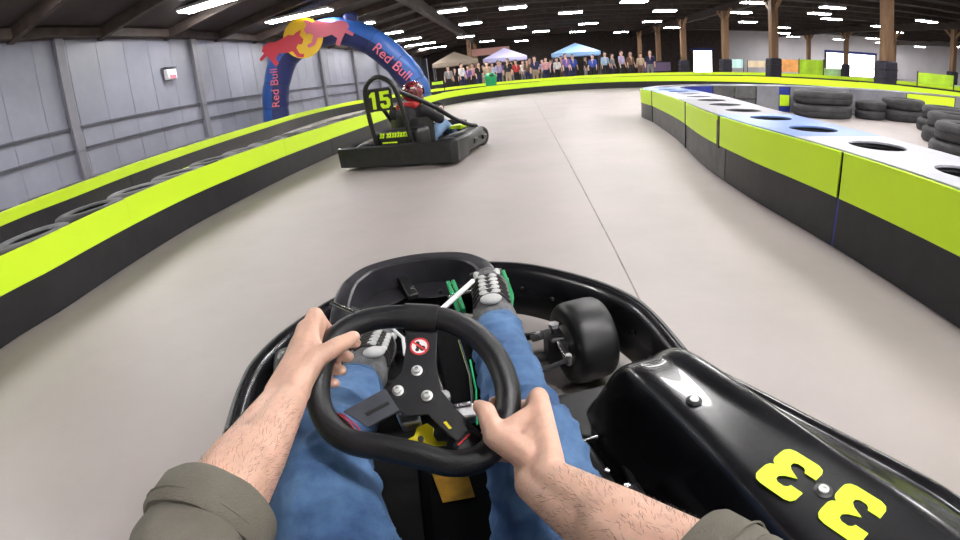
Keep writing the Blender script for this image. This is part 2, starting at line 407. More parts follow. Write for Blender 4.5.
TYMID = tyre_mesh('tyre', 0.42, 0.21, M_TYRE, 32)
def tyre(me, p, z, label, group):
    o = inst('tyre', me); o.location = (p.x, p.y, z); o.rotation_euler = (0, 0, random.uniform(0, 6))
    return tag(o, label, 'tyre', group)
# ---------------------------------------------------------------- barrier panels
def offset(P, d):
    out = []
    for i in range(len(P)):
        t = (P[min(i+1, len(P)-1)]-P[max(i-1, 0)]).normalized(); out.append(P[i]+Vector((t.y, -t.x, 0))*d)
    return out
def panels(parent, P, spec, th=0.012, sub=0.15):
    """panels along polyline P; spec = list of (name, s0, s1, z0, z1, material, lateral shift)"""
    acc = [0.0]
    for a, b in zip(P, P[1:]): acc.append(acc[-1]+(b-a).length)
    def pt(s):
        s = max(0, min(acc[-1], s))
        for i in range(len(P)-1):
            if s <= acc[i+1]: return P[i].lerp(P[i+1], (s-acc[i])/max(1e-9, acc[i+1]-acc[i]))
        return P[-1]
    for nm, s0, s1, z0, z1, m, sh in spec:
        n = max(2, int((s1-s0)/sub)); path = [pt(s0+(s1-s0)*i/n) for i in range(n+1)]
        mb = MB(); a, b = sh-th/2, sh+th/2
        mb.sweep(path, [(a, z0+0.004), (b, z0+0.004), (b, z1), (a, z1)])
        mb.build(nm, m, parent, smooth=30, bevel=0.003, seg=1)
    return acc[-1]
def band(parent, P, total, step, zs, mats, jit=0.004, lat=0.0):
    spec = []; s = 0.0; i = 0
    while s < total-0.05:
        e = min(total, s+step)
        for (z0, z1), m, nm in zip(zs, mats, ('lower_panel', 'upper_panel')):
            spec.append((nm, s+0.004, e+0.02, z0, z1+random.uniform(-0.006, 0.006), m, lat+random.uniform(-jit, jit) + (0.006 if nm == 'upper_panel' else 0)))
        s = e; i += 1
    panels(parent, P, spec)
def length(P): return sum((b-a).length for a, b in zip(P, P[1:]))
def path2(pts, n=8): return spline([Vector((p[0], p[1], 0)) for p in pts], n)
HB = 0.505; ZS = [(0.0, 0.27), (0.262, 0.483)]
# left front barrier, curving round the far end of the track
PL = path2([(-2.75, -2.2), (-2.72, -0.5), (-2.62, 1.0), (-2.52, 2.16), (-2.36, 2.62), (-2.29, 3.03), (-2.19, 3.68), (-2.04, 4.47), (-1.79, 5.4), (-1.45, 6.66), (-1.05, 8.0), (-0.45, 10.0), (0.2, 12.4), (0.95, 15.4), (1.95, 18.4), (4.15, 20.3), (6.9, 20.7), (9.3, 19.6), (11.5, 17.2), (12.9, 14.9), (14.3, 11.7), (15.0, 8.2), (15.2, 4.0), (15.0, 0.0)])
bl = thing('track_barrier', 'long lime and black barrier curving along the left edge of the track', 'barrier')
band(bl, PL, length(PL), 1.45, ZS, (M_BELT, M_LIME))
for i, p in enumerate(resample(offset(PL, -0.34), 0.645)):
    if p.y < -1.0 or i > 47: continue
    if (p-at_z(418, 95, 0.0)).length < 0 or hypot(p.x-0.78, p.y-18.2) < 1.0: continue
    for z, lv in zip((0.079, 0.237, 0.395), ('bottom', 'middle', 'topmost')):
        tyre(TY if (i*7) % 3 else TYB, p + Vector((random.uniform(-.008, .008), random.uniform(-.008, .008), 0)), z, lv+' worn tyre of a stack directly behind the long lime barrier', 'tyre stacks behind the lime barrier')
# second barrier, nearer the wall
P2 = path2([(-5.6, -2.0), (-5.3, 1.5), (-4.84, 4.96), (-4.5, 6.0), (-4.38, 7.2), (-4.15, 10.07), (-3.8, 14.2), (-3.53, 18.1), (-2.4, 23.0), (0.5, 26.6), (5.0, 28.2), (10.0, 27.0), (14.5, 24.9), (18.9, 21.2), (21.8, 14.5), (22.8, 8.0)])
b2 = thing('track_barrier', 'low lime and black barrier between the grey sheet wall and the tyre stacks', 'barrier')
band(b2, P2, length(P2), 1.9, [(0.0, 0.36), (0.35, HB)], (M_BELT, M_LIME))
for i, p in enumerate(resample(offset(P2, -0.36), 0.72)):
    if i < 7 or i > 20: continue
    for z, lv in zip((0.083, 0.249, 0.415), ('bottom', 'middle', 'topmost')):
        tyre(TYB, p, z, lv+' black tyre of a stack between the low lime barrier and the grey wall', 'tyre stacks along the grey wall')
# loose things in the gap between the two left barriers
for (x, y), m, lab in (((-3.35, 7.6), M_LIME, 'fallen lime panel lying between the two barriers'), ((-2.35, 10.6), M_BLUEP, 'blue panel leaning behind the tyre stacks near the inflatable arch')):
    mb = MB().box((0, 0, 0), (0.3, 1.5, 0.02)); o = mb.build('loose_panel', m, None, bevel=0.004)
    o.location = (x, y, 0.24); o.rotation_euler = (radians(0), radians(58), radians(-14)); tag(o, lab, 'panel')
    o.location.z = 0.15*sin(radians(58))+0.008
# ---------------------------------------------------------------- right barrier round the infield
PR = path2([(1.62, -3.0), (1.70, -1.2), (1.78, 0.0), (1.92, 0.88), (1.985, 1.24), (2.06, 1.62), (2.175, 2.2), (2.32, 2.84), (2.66, 3.89), (3.28, 5.35), (4.0, 7.3)])
LR = length(PR)
acc = 0; S = {}
for a, b in zip(PR, PR[1:]):
    for nm, yy in (('n0', 0.0), ('a', 1.78), ('b', 3.40), ('c', 4.80), ('d', 7.29), ('x', 2.0)):
        if a.y <= yy < b.y: S[nm] = acc+(b-a).length*(yy-a.y)/(b.y-a.y)
    acc += (b-a).length
br = thing('track_barrier', 'barrier with lime upper panels, black lower panels and flat grey and blue tops', 'barrier')
sp = []
for s0, s1, nm in ((0.0, S['n0'], 'p'), (S['n0'], S['a'], 'p'), (S['a'], S['b'], 'p'), (S['b']+0.05, S['c'], 'p'), (S['c'], S['d'], 'p')):
    sp.append(('upper_panel', s0+0.01, s1-0.012, 0.262, HB, M_LIME, -0.004))
for s0, s1, m in ((0.0, S['n0'], M_BELT), (S['n0'], S['a'], M_BELT), (S['a']-0.28, S['a']+0.05, M_BLUEP), (S['a'], S['b']-0.15, M_BELT), (S['b']-0.15, S['c'], M_GREYBELT), (S['c'], S['d'], M_GREYBELT)):
    sp.append(('lower_panel', s0+0.008, s1-0.008, 0.0, 0.27, m, 0.006 if m is M_BLUEP else 0.004))
sp.append(('joint_strip', S['b']-0.005, S['b']+0.055, 0.24, 0.47, M_BLACK, -0.008))
sp.append(('joint_strip', S['c']-0.03, S['c']+0.01, 0.0, HB+0.01, M_BLACK, -0.010))
sp.append(('joint_strip', S['d']-0.03, S['d']+0.02, 0.0, HB+0.01, M_BLACK, -0.010))
panels(br, PR, sp)
# far arm of the infield barrier: track side and infield side
PA = path2([(4.0, 7.3), (4.35, 8.35), (5.2, 9.0), (6.3, 8.95), (7.4, 8.5), (9.2, 7.6), (11.0, 6.6), (12.6, 5.2), (13.6, 3.4), (13.9, 1.0)])
LA = length(PA)
sp = [('upper_panel', 0.05+1.5*i, min(LA, 1.5*i+1.54), 0.262, HB, M_LIME, -0.004) for i in range(int(LA/1.5))] + [('lower_panel', 1.5*i, min(LA, 1.5*i+1.5), 0.0, 0.27, M_BELT, 0.004) for i in range(int(LA/1.5))]
panels(br, PA, sp)
PI_ = offset(PA, 0.68); LI = length(PI_)
def s_at(P, px, z):
    """arc position on P whose azimuth from the camera is that of pixel column px (at height z)"""
    best = (9e9, 0); a0 = 0.0
    for a, b in zip(P, P[1:]):
        for k in range(12):
            q = a.lerp(b, k/12); d = q+Vector((0, 0, z))-CAM_POS
            x, y, zz = d.dot(CR), d.dot(CU), d.dot(CF); th = atan2(hypot(x, y), zz); r = FPX*(th+0.071*th**3)
            e = abs(480+r*x/hypot(x, y)-px)
            if e < best[0]: best = (e, a0+(b-a).length*k/12)
        a0 += (b-a).length
    return best[1]
marks = [s_at(PI_, px, 0.3) for px in (684, 713, 734, 756, 779, 790, 850, 906, 954, 990)]
fill = [(M_BLUEP, 0, 0.5), (M_GREYBELT, 0, 0.24), (M_GREYBELT, 0, 0.24), (M_COVER, 0, 0.5), (M_LIME, 0.12, 0.34), (M_COVER, 0, 0.5), (M_COVER, 0, 0.5), (M_LIME, 0.24, 0.49), (M_COVER, 0, 0.5)]
sp = [('inner_panel', 0.02, marks[0], 0, 0.5, M_BLUEP, 0)]
for (s0, s1), (m, z0, z1) in zip(zip(marks, marks[1:]), fill):
    if s1 <= s0+0.02: continue
    sp.append(('inner_panel', s0+0.01, s1-0.01, z0, z1, m, 0))
    if m is M_GREYBELT: sp.append(('inner_panel', s0+0.01, s1-0.01, 0.25, 0.5, m, 0.01))
    if m is M_LIME: sp.append(('inner_panel', s0-0.1, s1+0.1, 0, 0.5, M_BLUEP if z0 < 0.2 else M_BELT, -0.03))
panels(br, PI_, sp)
panels(br, offset(PR, 0.70), [('inner_panel', 1.5*i+0.01, 1.5*i+1.5, 0, 0.49, M_GREYBELT, 0) for i in range(int(LR/1.5))])
# top covers with a round opening over every tyre stack
def cover(parent, P, i0, i1, d0, d1, m, hole, z=0.512, th=0.012):
    A0, B0 = P[i0], P[i1]
    a, b = offset(P, d0)[i0], offset(P, d0)[i1]; c, d = offset(P, d1)[i1], offset(P, d1)[i0]
    ctr = (a+b+c+d)/4; N = 24; ring = []; quad = []
    edge = [a, b, c, d]
    for k in range(N):
        j = k*4//N; t = (k*4/N) % 1; e = edge[j].lerp(edge[(j+1) % 4], t); quad.append(e); q = (e-ctr); ring.append(ctr+q.normalized()*hole)
    mb = MB(); vs = [v+Vector((0, 0, zz)) for zz in (z-th, z) for r in (quad, ring) for v in r]; fs = []
    for k in range(N):
        q = (k+1) % N
        fs += [(2*N+k, 2*N+q, 3*N+q, 3*N+k), (k, N+k, N+q, q), (k, q, 2*N+q, 2*N+k), (N+k, 3*N+k, 3*N+q, N+q)]
    mb.add(vs, fs); mb.build('top_cover', m, parent, smooth=0)
    return ctr
def covers(P, cols, skip=0):
    R_ = resample(P, 0.66); last = None
    for i in range(len(R_)-1):
        if i < skip: continue
        m = cols(i, R_[i])
        c = cover(br, R_, i, i+1, 0.005, 0.68, m, 0.165)
        if last and (c-last).length < .6: continue
        last = c
        for z, lv in zip((0.083, 0.249, 0.415), ('bottom', 'middle', 'topmost')):
            tyre(TYB, c, z, lv+' black tyre stacked inside the barrier under its flat grey and blue tops', 'tyres inside the infield barrier')
def colsR(i, p):
    if p.y < 0.9: return M_COVERW
    if p.y < 1.75: return M_COVERW
    if p.y < 3.1: return M_PBLUE
    if p.y < 5.2: return M_COVER
    return M_PBLUE if p.y > 6.2 else M_COVERW
covers(PR, colsR, 3)
covers(PA, lambda i, p: M_PBLUE if i < 2 else M_COVER)
# loose tyres in the infield
for me, (x, y), z, lab in ((TYBIG, (7.55, 7.0), 0.12, 'biggest black tyre lying flat on the infield floor, lower of a pair'), (TYBIG, (7.57, 7.02), 0.36, 'biggest black tyre lying on top of its twin on the infield floor'),
        (TYB, (8.42, 6.55), 0.083, 'small black tyre lying beside the pair of biggest tyres, lower one'), (TYB, (8.42, 6.55), 0.249, 'small black tyre lying beside the pair of biggest tyres, upper one'),
        (TYMID, (9.05, 6.3), 0.105, 'medium black tyre lying flat in front of the lime inner panel'), (TYMID, (9.1, 6.28), 0.315, 'medium black tyre on top of another in front of the lime inner panel'),
        (TYMID, (8.35, 4.95), 0.105, 'medium tyre lying flat, end of the row of loose stacks beside the lime inner panel'), (TYMID, (8.4, 4.9), 0.315, 'upper medium tyre of the loose stack beside the lime inner panel'),
        (TYMID, (7.2, 4.1), 0.105, 'medium tyre lying flat in the middle of the row of three loose tyres'), (TYMID, (7.23, 4.05), 0.315, 'medium tyre stacked on the middle one of the three loose tyres'),
        (TYMID, (5.92, 3.17), 0.105, 'medium tyre lying flat, end of the row of loose stacks towards the white-topped barrier'), (TYMID, (5.95, 3.13), 0.315, 'upper medium tyre at the end of the row of loose stacks towards the white-topped barrier')):
    o = inst('tyre', me); o.location = (x, y, z); tag(o, lab, 'tyre', 'loose tyres on the infield')
# ---------------------------------------------------------------- inflatable arch
AL, AR_ = at_z(276, 118, 0.6), None
AL = at_d(276, 118, 19.3); AR_ = at_d(418, 95, 18.3); AL.z = AR_.z = 0
ax = (AR_-AL).normalized(); an = Vector((ax.y, -ax.x, 0))            # an points towards the near kart
apx = [(276, 108), (277, 84), (286, 57), (309, 38), (341, 31), (372, 42), (397, 62), (413, 82), (418, 96)]
apts = [on_plane(px, py, AL, an) for px, py in apx]
apts = [Vector((AL.x, AL.y, 0.0))] + apts + [Vector((AR_.x, AR_.y, 0.0))]
apts[-2].z = max(apts[-2].z, 0.5)
arch = thing('inflatable_arch', 'big blue inflatable arch with yellow and red emblem by the sheet wall', 'arch', AL)
ac = [p-AL for p in spline(apts, 5)]
NS = 16
def arch_skin(name, k0, k1, m):
    mb = MB(); vs = []; fs = []; W = k1-k0+1
    for i, p in enumerate(ac):
        d = (ac[min(i+1, len(ac)-1)]-ac[max(i-1, 0)]).normalized(); o = an.cross(d).normalized()   # o: inward/outward in the plane
        rr = 0.50*(1.0 if i % 5 else 0.955)
        for k in range(k0, k1+1):
            a = 2*pi*k/NS
            vs.append(p + o*cos(a)*rr + an*sin(a)*rr*0.95)
    for i in range(len(ac)-1):
        for k in range(W-1): fs.append((i*W+k, i*W+k+1, (i+1)*W+k+1, (i+1)*W+k))
    mb.add(vs, fs); return mb.build(name, m, arch, smooth=60)
out_first = an.cross((ac[1]-ac[0]).normalized()).dot(ax) < 0           # o points outward on the left leg
ko = 0 if out_first else 8
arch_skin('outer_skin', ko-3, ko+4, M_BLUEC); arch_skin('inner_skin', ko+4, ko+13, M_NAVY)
for i in range(5, len(ac)-2, 5):
    d = (ac[i+1]-ac[i-1]).normalized(); o = an.cross(d).normalized()
    ring = [ac[i] + o*cos(2*pi*k/20)*0.485 + an*sin(2*pi*k/20)*0.46 for k in range(20)]
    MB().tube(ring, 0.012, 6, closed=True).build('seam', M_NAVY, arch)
fan = MB().box((AR_-AL)*0.62+Vector((0, 0, 3.55)), (0.5, 0.5, 0.42)).build('blower_fin', M_NAVY, arch, bevel=0.12, seg=3)
# emblem on the upper left of the arch: a yellow disc with two charging red beasts
def onarch(px, py, off): 
    p = on_plane(px, py, AL+an*off, an); return p-AL
c = onarch(303, 38, 0.56); e1 = onarch(323, 38, 0.56); R_ = (e1-c).length
MB().prism([(R_*cos(2*pi*k/32), R_*sin(2*pi*k/32)) for k in range(32)], c, ax, Vector((0, 0, 1)), -0.03, 0.03).build('emblem_disc', M_SUN, arch, smooth=30)
bull = [(-1.0, .12), (-.9, .34), (-.66, .46), (-.3, .42), (.02, .5), (.34, .62), (.58, .56), (.72, .66), (.96, .74), (.86, .52), (1.0, .3), (.9, .1), (.72, .12), (.62, -.02), (.74, -.3), (.95, -.36), (.9, -.5), (.62, -.44), (.44, -.14), (.1, -.16), (-.2, -.1), (-.42, -.3), (-.3, -.56), (-.46, -.66), (-.64, -.34), (-.78, -.12), (-1.1, -.32), (-1.16, -.2), (-.9, .02)]
for (px, py), sx, ss, m in (((283, 50), 1, 0.78, M_BULL), ((327, 33), -1, 0.80, M_PINK)):
    c = onarch(px, py, 0.60); poly = [(x*ss*sx, y*ss) for x, y in bull]
    if sx < 0: poly = poly[::-1]
    MB().prism(poly, c, ax, Vector((0, 0, 1)), -0.02, 0.02).build('emblem_beast', m, arch, smooth=0)
def arch_text(body, size, px, py, rot, off, m):
    me = text_poly(body, size); o = link('lettering', me, arch); me.materials.append(m)
    z = Vector((0, 0, 1)); c = onarch(px, py, off)
    u = ax*cos(rot)+z*sin(rot); v = -ax*sin(rot)+z*cos(rot)
    o.matrix_local = Matrix(((u.x, v.x, an.x, c.x), (u.y, v.y, an.y, c.y), (u.z, v.z, an.z, c.z), (0, 0, 0, 1)))
arch_text('Red Bull', 0.42, 275, 88, radians(84), 0.50, M_PINK)
arch_text('Red Bull', 0.50, 392, 62, radians(-50), 0.50, M_PINK)
# ---------------------------------------------------------------- people beyond the far barrier
def person_parts():
    skin = [((0, 0, 1.56), (0, 0.01, 1.64), .088, .098), ((0, 0, 1.42), (0, 0, 1.55), .055, .055)]
    for s in (-1, 1):
        skin += [((s*.24, .02, 1.16), (s*.27, .10, .92), .042, .034), ((s*.27, .10, .92), (s*.27, .13, .80), .036, .026), ((s*.27, .11, .9), (s*.25, .17, .84), .018, .012)]
        skin += [((s*.09, 0, .9), (s*.11, 0, .1), .06, .045), ((s*.18, 0, 1.4), (s*.24, .02, 1.16), .04, .04)]
    skin += [((0, 0, .95), (0, 0, 1.4), .1, .1), ((-.18, 0, 1.4), (.18, 0, 1.4), .05, .05), ((0, .09, 1.585), (0, .105, 1.57), .014, .016)]
    top = [((0, 0, .93), (0, 0, 1.12), .14, .13), ((-.06, 0, 1.1), (-.08, 0, 1.34), .11, .11), ((.06, 0, 1.1), (.08, 0, 1.34), .11, .11), ((-.15, 0, 1.39), (.15, 0, 1.39), .075, .075)]
    leg = [((0, 0, .92), (0, 0, .98), .145, .14)]; shoe = []
    for s in (-1, 1):
        top += [((s*.18, 0, 1.39), (s*.24, .02, 1.14), .07, .056)]
        leg += [((s*.09, 0, .88), (s*.105, .02, .5), .1, .07), ((s*.105, .02, .5), (s*.12, 0, .09), .072, .06)]
        shoe += [((s*.12, -.02, .05), (s*.14, .15, .04), .048, .038)]
    hair = [((0, -.02, 1.66), (0, -.01, 1.69), .1, .092), ((0, -.05, 1.6), (0, -.04, 1.66), .075, .09)]
    return skin, top, leg, shoe[:1], shoe[1:], hair
_pp = person_parts(); _nm = ('body', 'top', 'trousers', 'shoe', 'shoe', 'hair')
_pm = []
for nm, sg, m in zip(_nm, _pp, (M_SKIN, M_WHITE, M_DENIM, M_SHOED, M_SHOED, M_HAIR)):
    o = organic(nm, sg, 0.022, m, smooth=3); _pm.append(o.data); bpy.data.objects.remove(o)
CM = {'grey': (.22, .22, .23), 'white': (.7, .7, .7), 'purple': (.16, .10, .30), 'blue': (.03, .07, .35), 'black': (.015, .015, .018), 'tan': (.42, .32, .22), 'red': (.45, .04, .04), 'brown': (.14, .08, .05), 'lilac': (.40, .34, .55), 'navy': (.02, .025, .08), 'pink': (.6, .3, .32), 'pale blue': (.3, .45, .62)}
def cloth(c): return mat('cloth '+c, CM[c], 0.85, var=0.1, scale=8)
combos = [('grey', 'black'), ('white', 'navy'), ('purple', 'black'), ('black', 'navy'), ('tan', 'black'), ('lilac', 'navy'), ('black', 'tan'), ('red', 'black'), ('brown', 'navy'), ('navy', 'tan'), ('pink', 'navy'), ('white', 'black'), ('purple', 'navy'), ('blue', 'navy'), ('black', 'grey'), ('blue', 'black'), ('pale blue', 'black'), ('grey', 'navy'), ('lilac', 'black'), ('brown', 'black'), ('tan', 'brown'), ('navy', 'grey'), ('black', 'black'), ('red', 'navy'), ('pink', 'black'), ('grey', 'tan'), ('pale blue', 'navy'), ('purple', 'grey'), ('brown', 'grey'), ('white', 'grey'), ('tan', 'navy'), ('lilac', 'grey'), ('navy', 'black'), ('black', 'brown')]
for i, (a, b) in enumerate(combos):
    px = 450+(i % 22)*9.6+(4.5 if i > 21 else 0)+random.uniform(-2, 2); dist = (30.0, 31.2, 32.3)[i % 3]+(3.3 if i > 21 else 0)
    d = ray(px, 72); d.z = 0; d.normalize(); p = d*dist; p.x += CAM_POS.x
    body = inst('person', _pm[0]); body.location = (p.x, p.y, 0.0); body.rotation_euler = (0, 0, random.uniform(2.2, 4.1)); s = random.uniform(.94, 1.05); body.scale = (s, s, s)
    tag(body, 'spectator in a %s top and %s trousers standing beyond the far barrier' % (a, b), 'person', 'spectators beyond the far barrier')
    for nm, me, mm in zip(_nm[1:], _pm[1:], (cloth(a), cloth(b), M_SHOED, M_SHOED, M_HAIR)):
        c = inst(nm, me, body); c.material_slots[0].link = 'OBJECT'; c.material_slots[0].material = mm
# canopies
def canopy(px, dist, m, lab, wd=3.0):
    d = ray(px, 72); d.z = 0; d.normalize(); p = d*dist; t = thing('pop_up_canopy', lab, 'canopy', (p.x, p.y, 0), -atan2(d.x, d.y))
    for sx in (-1, 1):
        for sy in (-1, 1): MB().box((sx*wd/2, sy*wd/2, 1.05), (0.05, 0.05, 2.1)).build('leg', M_STEEL, t, smooth=0)
    h = wd/2+0.05; mb = MB(); mb.add([(-h, -h, 2.1), (h, -h, 2.1), (h, h, 2.1), (-h, h, 2.1), (0, 0, 2.85)], [(0, 1, 4), (1, 2, 4), (2, 3, 4), (3, 0, 4), (3, 2, 1, 0)]); mb.build('roof', m, t, smooth=0)
    for sx, sy, lx, ly in ((0, -1, 2*h, .02), (0, 1, 2*h, .02), (-1, 0, .02, 2*h), (1, 0, .02, 2*h)):
        MB().box((sx*h, sy*h, 1.97), (lx, ly, 0.26)).build('valance', m, t, smooth=0)
canopy(506, 37.5, mat('canopy lilac', (.50, .48, .74), .7), 'pale lilac pop-up canopy over the spectators')
canopy(577, 38.4, mat('canopy sky', (.30, .50, .80), .7), 'pale blue pop-up canopy over the spectators', 3.4)
canopy(456, 36.0, mat('canopy tan', (.40, .33, .26), .7), 'tan pop-up canopy near the inflatable arch')
# banners, board, bin
def banner(px, dist, wd, z0, z1, m, lab, name='banner'):
    d = ray(px, 72); d.z = 0; d.normalize(); p = d*dist; t = thing(name, lab, 'banner', (p.x, p.y, 0), -atan2(d.x, d.y))
    mb = MB(); n = 8; vs = []; fs = []
    for i in range(n+1):
        for z in (z0, z1):
            for k in (-.006, .006): vs.append((-wd/2+wd*i/n, k+0.03*sin(i*1.7), z))
    for i in range(n):
        a = i*4; fs += [(a, a+4, a+6, a+2), (a+1, a+3, a+7, a+5), (a, a+1, a+5, a+4), (a+2, a+6, a+7, a+3)]
    fs += [(0, 2, 3, 1), (4*n, 4*n+1, 4*n+3, 4*n+2)]
    mb.add(vs, fs); mb.build('sheet', m, t, smooth=60)
    for s in (-1, 1):
        MB().cyl((s*wd/2, 0, 0), (s*wd/2, 0, z1+0.05), 0.025, 8).build('pole', M_BLACK, t)
        MB().box((s*wd/2, 0, 0.015), (0.3, 0.4, 0.03)).build('foot', M_BLACK, t)
    return t
M_ORB = mat('banner orange', (.85, .38, .12), .6, var=.2, scale=3); M_LIMEB = mat('banner lime', (.48, .78, .03), .6, var=.15, scale=2)
M_MINT = mat('banner mint', (.50, .78, .42), .6, var=.25, scale=2); M_CREAM = mat('banner cream', (.85, .72, .5), .6)
banner(792, 31, 1.9, .55, 1.25, M_ORB, 'orange banner on two poles beyond the lime barrier')
banner(811, 29, 1.3, .45, 1.25, M_LIMEB, 'lime banner on two poles beside the orange banner')
banner(826, 29.5, 1.6, .25, 0.85, M_MINT, 'pale mint banner below the bright open doorway')
banner(757, 33, 1.2, .75, 1.15, M_CREAM, 'cream banner between two timber posts')
banner(735, 35, 1.1, .7, 1.25, mat('banner aqua', (.55, .85, .80), .6), 'pale aqua banner beyond the lime barrier')
banner(936, 24, 1.5, .5, 0.95, M_LIMEB, 'lime banner in front of the plain white wall')
banner(950, 27, 2.0, .1, 0.55, M_MINT, 'low mint banner at the foot of the white wall')
banner(655, 36, 2.2, .5, 1.1, mat('banner plum', (.12, .08, .16), .6), 'dark plum banner left of the small bright doorway')
banner(492, 44.0, 3.4, 2.7, 3.3, mat('banner coral', (.62, .33, .28), .6), 'coral banner raised high behind the lilac canopy')
b = banner(436, 27.8, 0.7, .55, 0.95, M_BLACK, 'black board with a lime strip beside the arch', 'board')
MB().box((0, -0.05, 0.80), (0.6, 0.012, 0.16)).build('strip', M_LIMEB, b)
d = ray(490, 74); d.z = 0; d.normalize(); p = d*27.6
t = thing('waste_bin', 'green round-topped bin standing beyond the far barrier', 'bin', (p.x, p.y, 0))
MB().lathe([(0.0, 0.0), (0.26, 0.0), (0.33, 0.75), (0.34, 0.8), (0.0, 0.8)], 20).build('body', M_GREEN, t)
MB().lathe([(0.35, 0.8), (0.33, 0.92), (0.2, 1.03), (0.0, 1.06)], 20).build('lid', M_GREEN, t)
MB().box((0, -0.33, 0.9), (0.22, 0.03, 0.1)).build('flap', M_BLACK, t)
# ---------------------------------------------------------------- the near kart
kart = thing('go_kart', 'black go-kart with lime number 33 on its side pod, ridden by the jeans-clad driver', 'go-kart')
def lerpt(tab, y):
    tab = sorted(tab)
    if y <= tab[0][0]: return tab[0][1]
    for (a, b), (c, d) in zip(tab, tab[1:]):
        if y <= c: return b+(d-b)*(y-a)/(c-a)
    return tab[-1][1]
# floor tray and frame rails
MB().prism([(-.30, -.55), (.30, -.55), (.33, .80), (.24, .98), (.20, 1.5), (-.20, 1.5), (-.24, .98), (-.33, .80)], (0, 0, .04), (1, 0, 0), (0, 1, 0), 0, .014).build('floor_tray', M_BLACK, kart, smooth=0, bevel=.004)
for s in (-1, 1):
    MB().tube(spline([(s*.30, -.6, .085), (s*.31, .2, .085), (s*.30, .8, .085), (s*.21, 1.05, .085), (s*.20, 1.55, .085)], 6), .015, 10).build('frame_rail', M_BLACK, kart)
MB().tube([(-.34, 1.22, .10), (.34, 1.22, .10)], .015, 10).build('frame_rail', M_BLACK, kart)
MB().tube([(-.2, 1.55, .085), (.2, 1.55, .085)], .015, 10).build('frame_rail', M_BLACK, kart)
# wrap-round front bumper
half = [(.612, .90), (.622, 1.00), (.628, 1.10), (.622, 1.207), (.582, 1.334), (.516, 1.45), (.427, 1.568), (.330, 1.655), (.18, 1.722), (0, 1.735)]
bp = spline([Vector((x, y, 0)) for x, y in half]+[Vector((-x+.07*min(1, x/.3), y, 0)) for x, y in half[-2::-1]], 5)
S_ = [(-.050, .055), (-.052, .215), (-.046, .236), (-.030, .246), (-.012, .244), (0, .232), (.004, .205), (-.004, .12), (.010, .085), (.012, .055), (-.02, .05)]
bump = MB().sweep(bp, S_).build('front_bumper', M_POD, kart, smooth=50)
ins = offset(bp, -.052)
for i, p in enumerate(resample(ins, .125)):
    q = p+Vector((0, 0, .15 if i % 2 else .165)); d = Vector((-p.x, 1.0-p.y, 0)).normalized()
    MB().cyl(q, q+d*.006, .0085, 10, .006).build('bolt', M_PLATE, bump)
MB().sweep(offset(bp, -.018), [(-.004, .244), (.004, .244), (.004, .25), (-.004, .25)]).build('lip_seam', M_BLACK, bump)
# side pods
XI = [(.30, .448), (.39, .440), (.58, .433), (.79, .405), (.90, .40), (0, .452), (-.55, .45)]
XR = [(.248, .665), (.385, .632), (.59, .582), (.83, .533), (.93, .52), (0, .69), (-.55, .70)]
XE = [(.245, .772), (.365, .752), (.55, .722), (.717, .694), (.86, .655), (.96, .630), (0, .79), (-.3, .79), (-.55, .74)]
ZE = [(.96, .21), (.80, .215), (.70, .225), (.55, .248), (.365, .278), (.245, .295), (0, .30), (-.55, .29)]
ZT = [(.965, .10), (.945, .16), (.915, .225), (.88, .265), (.84, .290), (.79, .30), (.3, .302), (0, .31), (-.45, .31), (-.55, .24)]
YS = [.965, .945, .915, .88, .84, .79, .72, .6, .48, .36, .24, .1, -.1, -.3, -.45, -.55]
def pod_section(y):
    xi, xr, xe, ze, zt = (lerpt(t, y) for t in (XI, XR, XE, ZE, ZT)); k_ = max(0, min(1, (y-.40)/.2)); xp = xr-.022-.023*k_; ze = min(ze, zt+.0) if zt < ze-.02 else ze
    return [(xi-.085, .055), (xi-.055, min(.14, zt*.6)), (xi-.014, zt-.032), (xi-.002, zt-.010), (xi+.016, zt), (xi+.05, zt+.001), (xp, zt+.001), (xp+.012, zt+.002+.006*k_), (xr-.006, zt+.004+.013*k_), (xr+.012, zt+.002+.013*k_), (xr+.03, zt*.7+ze*.3), (xe-.05, ze*.9+zt*.1+.002), (xe-.032, ze-.006), (xe-.020, ze+.006), (xe-.006, ze+.004), (xe, ze-.012), (xe-.004, ze-.12), (xe-.03, .055)]
pods = []
for s in (1, -1):
    mb = MB(); vs = []; fs = []; m = 18
    sx_ = 0 if s > 0 else .08
    for y in YS: vs += [(s*x+sx_, y, z) for x, z in pod_section(y)]
    for i in range(len(YS)-1):
        for k in range(m-1): fs.append((i*m+k, i*m+k+1, (i+1)*m+k+1, (i+1)*m+k))
    fs += [tuple(range(m)), tuple((len(YS)-1)*m+k for k in range(m-1, -1, -1))]
    o = mb.add(vs, fs).build('side_pod', M_POD, kart, smooth=60)
    q = o.modifiers.new('sub', 'SUBSURF'); q.levels = 1; q.render_levels = 2
    pods.append(o)
    MB().tube([(s*(lerpt(XE, y)-.002)+sx_, y, lerpt(ZE, y)-.035) for y in YS if y < .93], .009, 8).build('rub_strip', M_BLACK, o)
pod = pods[0]
def pz(p): return lerpt(ZT, p.y)+.0015
rd = Vector((-.30, .954, 0)).normalized(); ru = Vector((-rd.y, rd.x, 0))
for (px, py) in ((852, 513), (789, 475)):
    c = at_z(px, py, .302); h = .108; c.z = .3045
    MB().prism([((x-.375)*h, (y-.5)*h) for x, y in GLYPH['3']], c, rd, ru, 0, .0012).build('number_3', M_LIME, pod, smooth=0)
